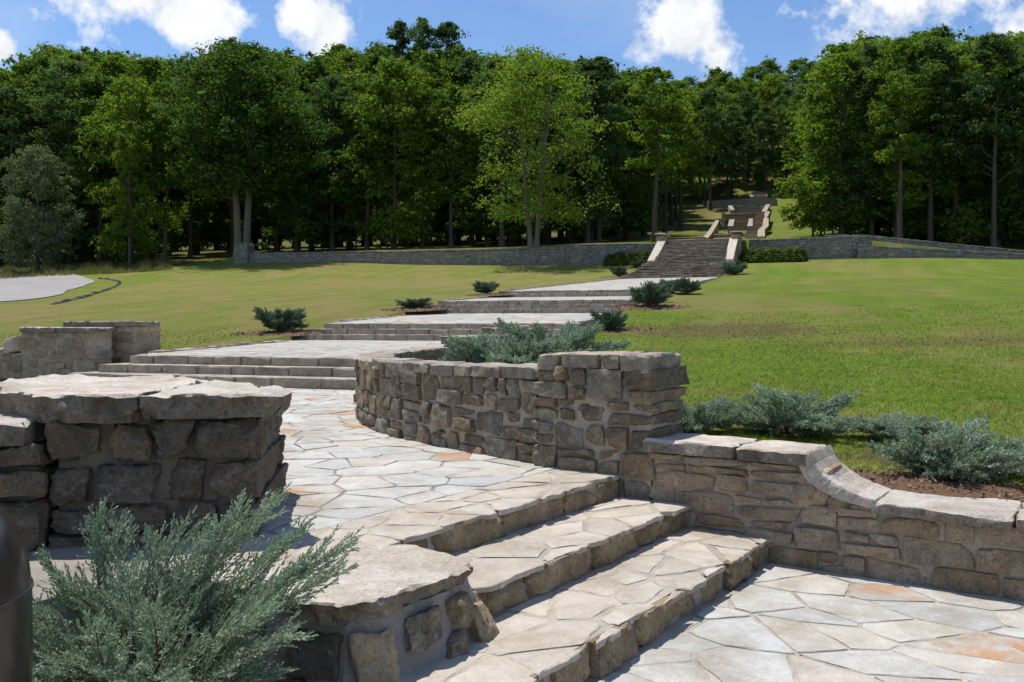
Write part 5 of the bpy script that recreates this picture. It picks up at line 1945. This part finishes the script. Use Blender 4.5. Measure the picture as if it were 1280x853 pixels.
# smaller and more distant ones
rj = np.random.default_rng(73)
JA = make_juniper('juniper', 74, rnd_branches(rj, 38, 1.0, (0.12, 0.58), 0.45), 36, density=0.95, lw=0.008, ll=0.036, spread=1.1)
JB = make_juniper('juniper', 75, rnd_branches(rj, 34, 1.0, (0.15, 0.5), 0.45), 36, density=0.95, lw=0.008, ll=0.036, spread=1.1)
JC = make_juniper('juniper', 76, rnd_branches(rj, 44, 0.8, (0.3, 1.05), 0.25), 30, density=1.0, lw=0.012, ll=0.045, spread=1.7, mat='juniper_dull')


def place_j(src, x, y, sc, label, first=False, rot=0.0, group=None, zoff=0.0, z=None):
    zz = (gz(x, y) if z is None else z) + zoff
    if first:
        src.location = (x, y, zz)
        src.scale = sc
        src.rotation_euler = (0, 0, rot)
        src['label'] = label
        if group:
            src['group'] = group
        return src
    return copy_tree(src, (x, y, zz), rot, sc, label, group)


place_j(JA, 0.02, 11.0, (1.0, 1.0, 0.95), 'sprawling blue-green juniper behind the curved wall, left half of the mass', True, 0.3, z=0.92)
place_j(JA, 0.6, 12.0, (0.8, 1.0, 1.1), 'darker upright juniper behind the curved wall, right half of the mass', False, 2.2, z=0.98)
place_j(JB, -0.28, 11.0, (0.55, 0.55, 0.9), 'low juniper sprays over the left capstones of the curved wall', True, 1.0, z=0.95)
place_j(JA, 1.0, 9.7, (0.45, 0.45, 0.5), 'small pale juniper tuft just right of the pillar', False, 4.0)
place_j(JA, 1.85, 9.0, (0.45, 0.45, 0.55), 'low pale juniper tuft by the right edge of the pillar', False, 1.3)
place_j(JA, 2.72, 8.9, (0.8, 0.6, 0.7), 'spreading blue juniper behind the raised part of terrace wall', False, 2.5)
place_j(JB, 3.6, 8.5, (0.62, 0.45, 0.42), 'low flat juniper on lawn between two larger ones', False, 0.6)
place_j(JA, 3.22, 6.66, (0.6, 0.5, 0.68), 'dense blue juniper rising over the swooped wall at right edge', False, 5.2)
place_j(JB, 3.85, 6.9, (0.5, 0.5, 0.55), 'juniper sprays cut off by the right picture edge', False, 3.3)

small = [(350, 416, 0.9, 0.72, 'dark juniper on mulch left of the second flight'),
         (517, 386, 0.8, 0.45, 'low dark juniper left of the third flight'),
         (608, 368, 0.75, 0.75, 'dark juniper with clipped top left of the two-step flight'),
         (762, 414, 0.55, 0.9, 'upright dark juniper right of the second flight'),
         (812, 384, 0.95, 0.8, 'rounded dark juniper right of the third flight'),
         (841, 367, 0.75, 0.75, 'left one of two small junipers at the right path edge'),
         (859, 368, 0.75, 0.8, 'right one of two small junipers at the right path edge'),
         (773, 346, 0.9, 0.85, 'tiny dark juniper left of the grand stair foot'),
         (797, 335, 1.0, 0.6, 'tiny juniper against the left stair block'),
         (918, 344, 1.2, 0.7, 'small juniper right of the grand stair foot'),
         (921, 334, 0.9, 0.5, 'tiny juniper against the right stair block')]
for i, (u, v, rad, hs, lab) in enumerate(small):
    x, y, z = hit(u, v)
    place_j(JC, x, y, (rad, rad, rad * hs * 1.1), lab, i == 0, i * 1.7, 'small dark junipers edging the path')

CH = []
# mulch beds: thin domed sheets
def mulch(u, v, rx, ry, rot=0.0, label=None, xy=None):
    x, y = hit(u, v)[:2] if xy is None else xy
    n, V, Fs = 40, [], []
    for k in range(3):
        f = (1.0, 0.75, 0.0)[k]
        for i in range(n if k < 2 else 1):
            an = 2 * math.pi * i / n
            w_ = f * (1 + 0.18 * float(vnoise(np.array([[math.cos(an) * 2 + x, math.sin(an) * 2 + y, 3.0]]), 4)[0]))
            px, py = math.cos(an) * rx * w_, math.sin(an) * ry * w_
            q = (x + px * math.cos(rot) - py * math.sin(rot), y + px * math.sin(rot) + py * math.cos(rot))
            V.append((q[0], q[1], gz(*q) + (-0.02, 0.03, 0.05)[k]))
    for i in range(n):
        j = (i + 1) % n
        Fs.append([i, j, n + j, n + i])
        Fs.append([n + i, n + j, 2 * n])
    o = mesh_obj('mulch_bed', V, Fs, M['mulch'], None, True)
    tag(o, kind='structure')
    nch = int(min(3200, 2600 * rx * ry)) if y < 9 else 260
    an = RT.uniform(0, 6.28, nch)
    rad_ = RT.uniform(0, 1.08, nch) ** 0.5
    px, py = np.cos(an) * rx * rad_, np.sin(an) * ry * rad_
    qx, qy = x + px * math.cos(rot) - py * math.sin(rot), y + px * math.sin(rot) + py * math.cos(rot)
    CH.append((np.column_stack([qx, qy, ground_open(qx, qy) + 0.05 * (1 - rad_ ** 2) + RT.uniform(0.0, 0.02, nch)]), 0.018 if y < 9 else 0.05))


mulch(0, 0, 1.15, 0.42, math.atan2(ND[1], ND[0]), xy=ST(-1.15, 6.95))
mulch(350, 417, 1.5, 0.8)
mulch(517, 387, 1.2, 0.8)
mulch(765, 413, 1.2, 0.8)
mulch(815, 385, 1.3, 0.9)
mulch(775, 347, 1.6, 1.2)
mulch(922, 343, 1.3, 0.9)
mulch(610, 369, 1.0, 0.8)

# ------------------------------------------------------------------ clipped hedges by the grand stair
VC = []
for C_, sz in CH:
    nr_ = RT.normal(0, 0.6, (len(C_), 3)) + np.array([0, 0, 0.8])
    VC.append(leaf_quads(C_, nr_, np.full(len(C_), sz), RT, 0.4))
o = fast_mesh('bark_chips', np.vstack(VC), 4, leaf_mat('bark_chip', [(0.06, 0.035, 0.022), (0.13, 0.075, 0.045), (0.2, 0.125, 0.08), (0.28, 0.19, 0.13)], 0.0, spec=0.1))
tag(o, 'coarse brown bark chips under the junipers', 'mulch', kind='stuff')
def make_yew(seed):
    r = np.random.default_rng(seed)
    root = thing('yew_shrub', 'shrub', 'shrub', (0, 0, 0))
    n = 2600
    p = r.normal(size=(n, 3))
    p /= np.linalg.norm(p, axis=1, keepdims=True)
    p[:, 2] = np.abs(p[:, 2])
    rad = 1 + 0.16 * fbm(p * 2.2, seed, 2)
    c = p * (rad * r.uniform(0.72, 1.05, n))[:, None] * np.array([0.85, 0.85, 1.25])
    fast_mesh('foliage', leaf_quads(c, p + np.array([0, 0, 0.5]) + r.normal(0, 0.4, (n, 3)), np.full(n, 0.09), r), 4, M['leaf_yew'], root)
    st = [tube(np.array([(0, 0, -0.2), q * 0.4, q * 0.9]), [0.05, 0.035, 0.01], 5) for q in (np.array([0.4, 0.2, 0.9]), np.array([-0.5, 0.1, 0.8]), np.array([0.1, -0.5, 0.9]))]
    V, Fs = join(st)
    mesh_obj('stem', V, Fs, M['twig'], root)
    return root


YEW = make_yew(81)
first = True
for (us, vb, lab, grp) in (([764, 775, 786, 797, 808], 327, 'bright green rounded shrub in the hedge left of the grand stair', 'hedge shrubs left of the grand stair'),
                           ([936, 949, 961, 973, 985, 997], 326, 'bright green rounded shrub in the hedge right of the grand stair', 'hedge shrubs right of the grand stair')):
    for i, u in enumerate(us):
        p = AB(82.2, ab_from_u(u, 82.2))
        z = gz(*p)
        sc = 0.85 + 0.2 * random.random()
        if first:
            YEW.location = (p[0], p[1], z)
            YEW.scale = (sc, sc, sc)
            tag(YEW, lab, 'shrub', grp)
            first = False
        else:
            copy_tree(YEW, (p[0], p[1], z), i * 1.3, sc, lab, grp)

# ------------------------------------------------------------------ grass blades where the lawn is close enough to show them
def grass():
    r = np.random.default_rng(91)
    bands = [(6.2, 9, 1500, 0.034, 0.0035), (9, 13, 700, 0.036, 0.005), (13, 19, 260, 0.04, 0.007), (19, 28, 70, 0.045, 0.011)]
    out = []
    for (d0, d1, dens, h, w_) in bands:
        x0, x1 = -0.62 * d1, 0.62 * d1
        n = int((x1 - x0) * (d1 - d0) * dens)
        x = r.uniform(x0, x1, n)
        y = r.uniform(d0, d1, n)
        keep = (np.abs(x) < 0.6 * y + 0.3) & ~paved(x, y)
        a, b = ab_of(x, y)
        s, t = x * ND[0] + y * ND[1], x * TD[0] + y * TD[1]
        keep &= ~((b > B_L - 0.25) & (b < B_R + 0.25) & (a > 12))
        keep &= (t > 6.62) | (b < B_L)
        keep &= ~((((s + 1.15) / 1.1) ** 2 + ((t - 6.95) / 0.42) ** 2) < 0.9)
        keep &= (y > 19.8) | (x > -1)
        x, y = x[keep], y[keep]
        z = ground_open(x, y)
        n = len(x)
        an = r.uniform(0, 6.28, n)
        hh = h * r.uniform(0.5, 1.3, n)
        ww = w_ * r.uniform(0.7, 1.3, n)
        le = r.normal(0, 1.1, (n, 2)) * hh[:, None]
        c, s_ = np.cos(an) * ww, np.sin(an) * ww
        P0 = np.column_stack([x - c, y - s_, z - 0.01])
        P1 = np.column_stack([x + c, y + s_, z - 0.01])
        P2 = np.column_stack([x + le[:, 0], y + le[:, 1], z + hh])
        out.append(np.stack([P0, P1, P2], 1).reshape(-1, 3))
    o = fast_mesh('grass', np.vstack(out), 3, M['blade'])
    tag(o, 'short mown green lawn grass with dry patches', 'grass', kind='stuff')
    # long rough grass along the wood edge at the left
    out = []
    for q in range(9000):
        u = r.uniform(-20, 215)
        v = 329 + (u - 100) * -0.012 + r.uniform(-3, 3)
        d = r.uniform(92, 106)
        x = (u - 640) / F * d
        z = gz(x, d) if q % 1 == 0 else 0
        h = r.uniform(0.15, 0.8) * (0.5 + 0.8 * abs(math.sin(u * 0.13) * math.cos(u * 0.05)))
        an = r.uniform(0, 6.28)
        w_ = 0.05
        out += [(x - math.cos(an) * w_, d - math.sin(an) * w_, z), (x + math.cos(an) * w_, d + math.sin(an) * w_, z), (x + r.normal(0, 0.25), d + r.normal(0, 0.25), z + h)]
    o = fast_mesh('long_grass', np.array(out), 3, M['leaf_hay'])
    tag(o, 'pale unmown grass along the dark wood edge', 'grass', kind='stuff')


grass()

# ------------------------------------------------------------------ dark bin cut off by the left picture edge
def lathe(prof, n=40):
    V, Fs = [], []
    for (rad, z) in prof:
        for i in range(n):
            an = 2 * math.pi * i / n
            V.append((math.cos(an) * rad, math.sin(an) * rad, z))
    for k in range(len(prof) - 1):
        for i in range(n):
            j = (i + 1) % n
            Fs.append([k * n + i, k * n + j, (k + 1) * n + j, (k + 1) * n + i])
    Fs.append([(len(prof) - 1) * n + i for i in range(n)])
    return V, Fs


mb, ntb, bsb, _ = new_mat('glossy_brown_plastic')
bsb.inputs['Base Color'].default_value = (0.035, 0.024, 0.024, 1)
bsb.inputs['Roughness'].default_value = 0.24
gb_ = ntb.nodes.new('ShaderNodeNewGeometry')
bump(ntb, bsb, noise(ntb, gb_.outputs['Position'], 40, 4, 0.6), 0.15, 0.004)
bl = (-1.642, 2.42, -0.02)
binr = thing('round_bin', 'dark glossy brown rounded bin cut off by the left picture edge', 'bin', bl)
V, Fs = lathe([(0.25, 0.0), (0.262, 0.02), (0.282, 0.3), (0.297, 0.6), (0.300, 0.66)])
mesh_obj('body', np.array(V) + np.array(bl), Fs, mb, binr, True)
V, Fs = lathe([(0.306, 0.655), (0.307, 0.75), (0.306, 0.90), (0.304, 0.94), (0.297, 1.00), (0.283, 1.06), (0.258, 1.115), (0.22, 1.16), (0.17, 1.195), (0.1, 1.22), (0.03, 1.228)])
mesh_obj('lid', np.array(V) + np.array(bl), Fs, mb, binr, True)
V, Fs = lathe([(0.303, 0.92), (0.3095, 0.923), (0.3095, 0.932), (0.303, 0.935)])
mesh_obj('seam', np.array(V) + np.array(bl), Fs, mb, binr, True)

# ------------------------------------------------------------------ two people high on the terraces
def person(u, v, d, label, shirt, phase):
    p = W(u, v, d)
    root = thing('person', label, 'person', p)
    J = {'pel': (0, 0, 0.95), 'sp': (0, 0.01, 1.2), 'ch': (0, 0.0, 1.4), 'nk': (0, 0.0, 1.5), 'hd': (0, -0.02, 1.6), 'tp': (0, -0.02, 1.72),
         'hl': (-0.1, 0, 0.9), 'kl': (-0.11, -0.1 * phase, 0.5), 'fl': (-0.11, 0.06 * phase, 0.08), 'tl': (-0.12, -0.12, 0.03),
         'hr': (0.1, 0, 0.9), 'kr': (0.11, 0.06 * phase, 0.5), 'fr': (0.11, 0.12 * phase, 0.08), 'tr': (0.12, -0.05, 0.03),
         'sl': (-0.19, 0, 1.4), 'el': (-0.27, 0.05, 1.13), 'wl': (-0.26, -0.08, 0.9), 'gl': (-0.25, -0.1, 0.8),
         'sr': (0.19, 0, 1.4), 'er': (0.27, 0.05, 1.13), 'wr': (0.26, -0.08, 0.9), 'gr': (0.25, -0.1, 0.8)}
    rad = {'pel': 0.155, 'sp': 0.13, 'ch': 0.16, 'nk': 0.06, 'hd': 0.095, 'tp': 0.07, 'hl': 0.1, 'kl': 0.065, 'fl': 0.045, 'tl': 0.04,
           'hr': 0.1, 'kr': 0.065, 'fr': 0.045, 'tr': 0.04, 'sl': 0.07, 'el': 0.045, 'wl': 0.03, 'gl': 0.03, 'sr': 0.07, 'er': 0.045, 'wr': 0.03, 'gr': 0.03}
    E = [('pel', 'sp'), ('sp', 'ch'), ('ch', 'nk'), ('nk', 'hd'), ('hd', 'tp'), ('pel', 'hl'), ('hl', 'kl'), ('kl', 'fl'), ('fl', 'tl'),
         ('pel', 'hr'), ('hr', 'kr'), ('kr', 'fr'), ('fr', 'tr'), ('ch', 'sl'), ('sl', 'el'), ('el', 'wl'), ('wl', 'gl'), ('ch', 'sr'), ('sr', 'er'), ('er', 'wr'), ('wr', 'gr')]
    keys = list(J)
    me = bpy.data.meshes.new('body')
    me.from_pydata([J[k] for k in keys], [(keys.index(a), keys.index(b)) for a, b in E], [])
    o = bpy.data.objects.new('body', me)
    WLOC[o.name] = WLOC[root.name]
    link(o, root)
    m = o.modifiers.new('skin', 'SKIN')
    for k, sv in zip(keys, me.skin_vertices[0].data):
        sv.radius = (rad[k], rad[k])
        sv.use_root = (k == 'pel')
    sb = o.modifiers.new('sub', 'SUBSURF')
    sb.levels = sb.render_levels = 1
    mt, nt, bs, _ = new_mat('clothed_figure')
    tc = nt.nodes.new('ShaderNodeTexCoord')
    sp = nt.nodes.new('ShaderNodeSeparateXYZ')
    nt.links.new(tc.outputs['Object'], sp.inputs[0])
    c = ramp(nt, math_node(nt, 'DIVIDE', sp.outputs[2], 2.0), [(0.0, (0.03, 0.03, 0.03)), (0.47, (0.025, 0.025, 0.035)), (0.48, shirt), (0.745, shirt), (0.75, (0.3, 0.18, 0.12))], 'CONSTANT')
    nt.links.new(c, bs.inputs['Base Color'])
    me.materials.append(mt)
    V, Fs = lathe([(0.106, 1.62), (0.112, 1.68), (0.09, 1.75), (0.04, 1.785), (0.01, 1.79)], 14)
    V = np.array(V) + np.array([0, -0.005, 0]) + np.array(WLOC[root.name])
    mesh_obj('hair', V, Fs, simple_mat('dark_hair', (0.02, 0.015, 0.012)), root, True)


person(899.5, 286.5, 150, 'left of two people in dark clothes on the hillside terraces', (0.02, 0.02, 0.03), 1)
person(908, 286, 152, 'right of two people in dark clothes on the hillside terraces', (0.04, 0.02, 0.025), -1)

bpy.context.view_layer.update()
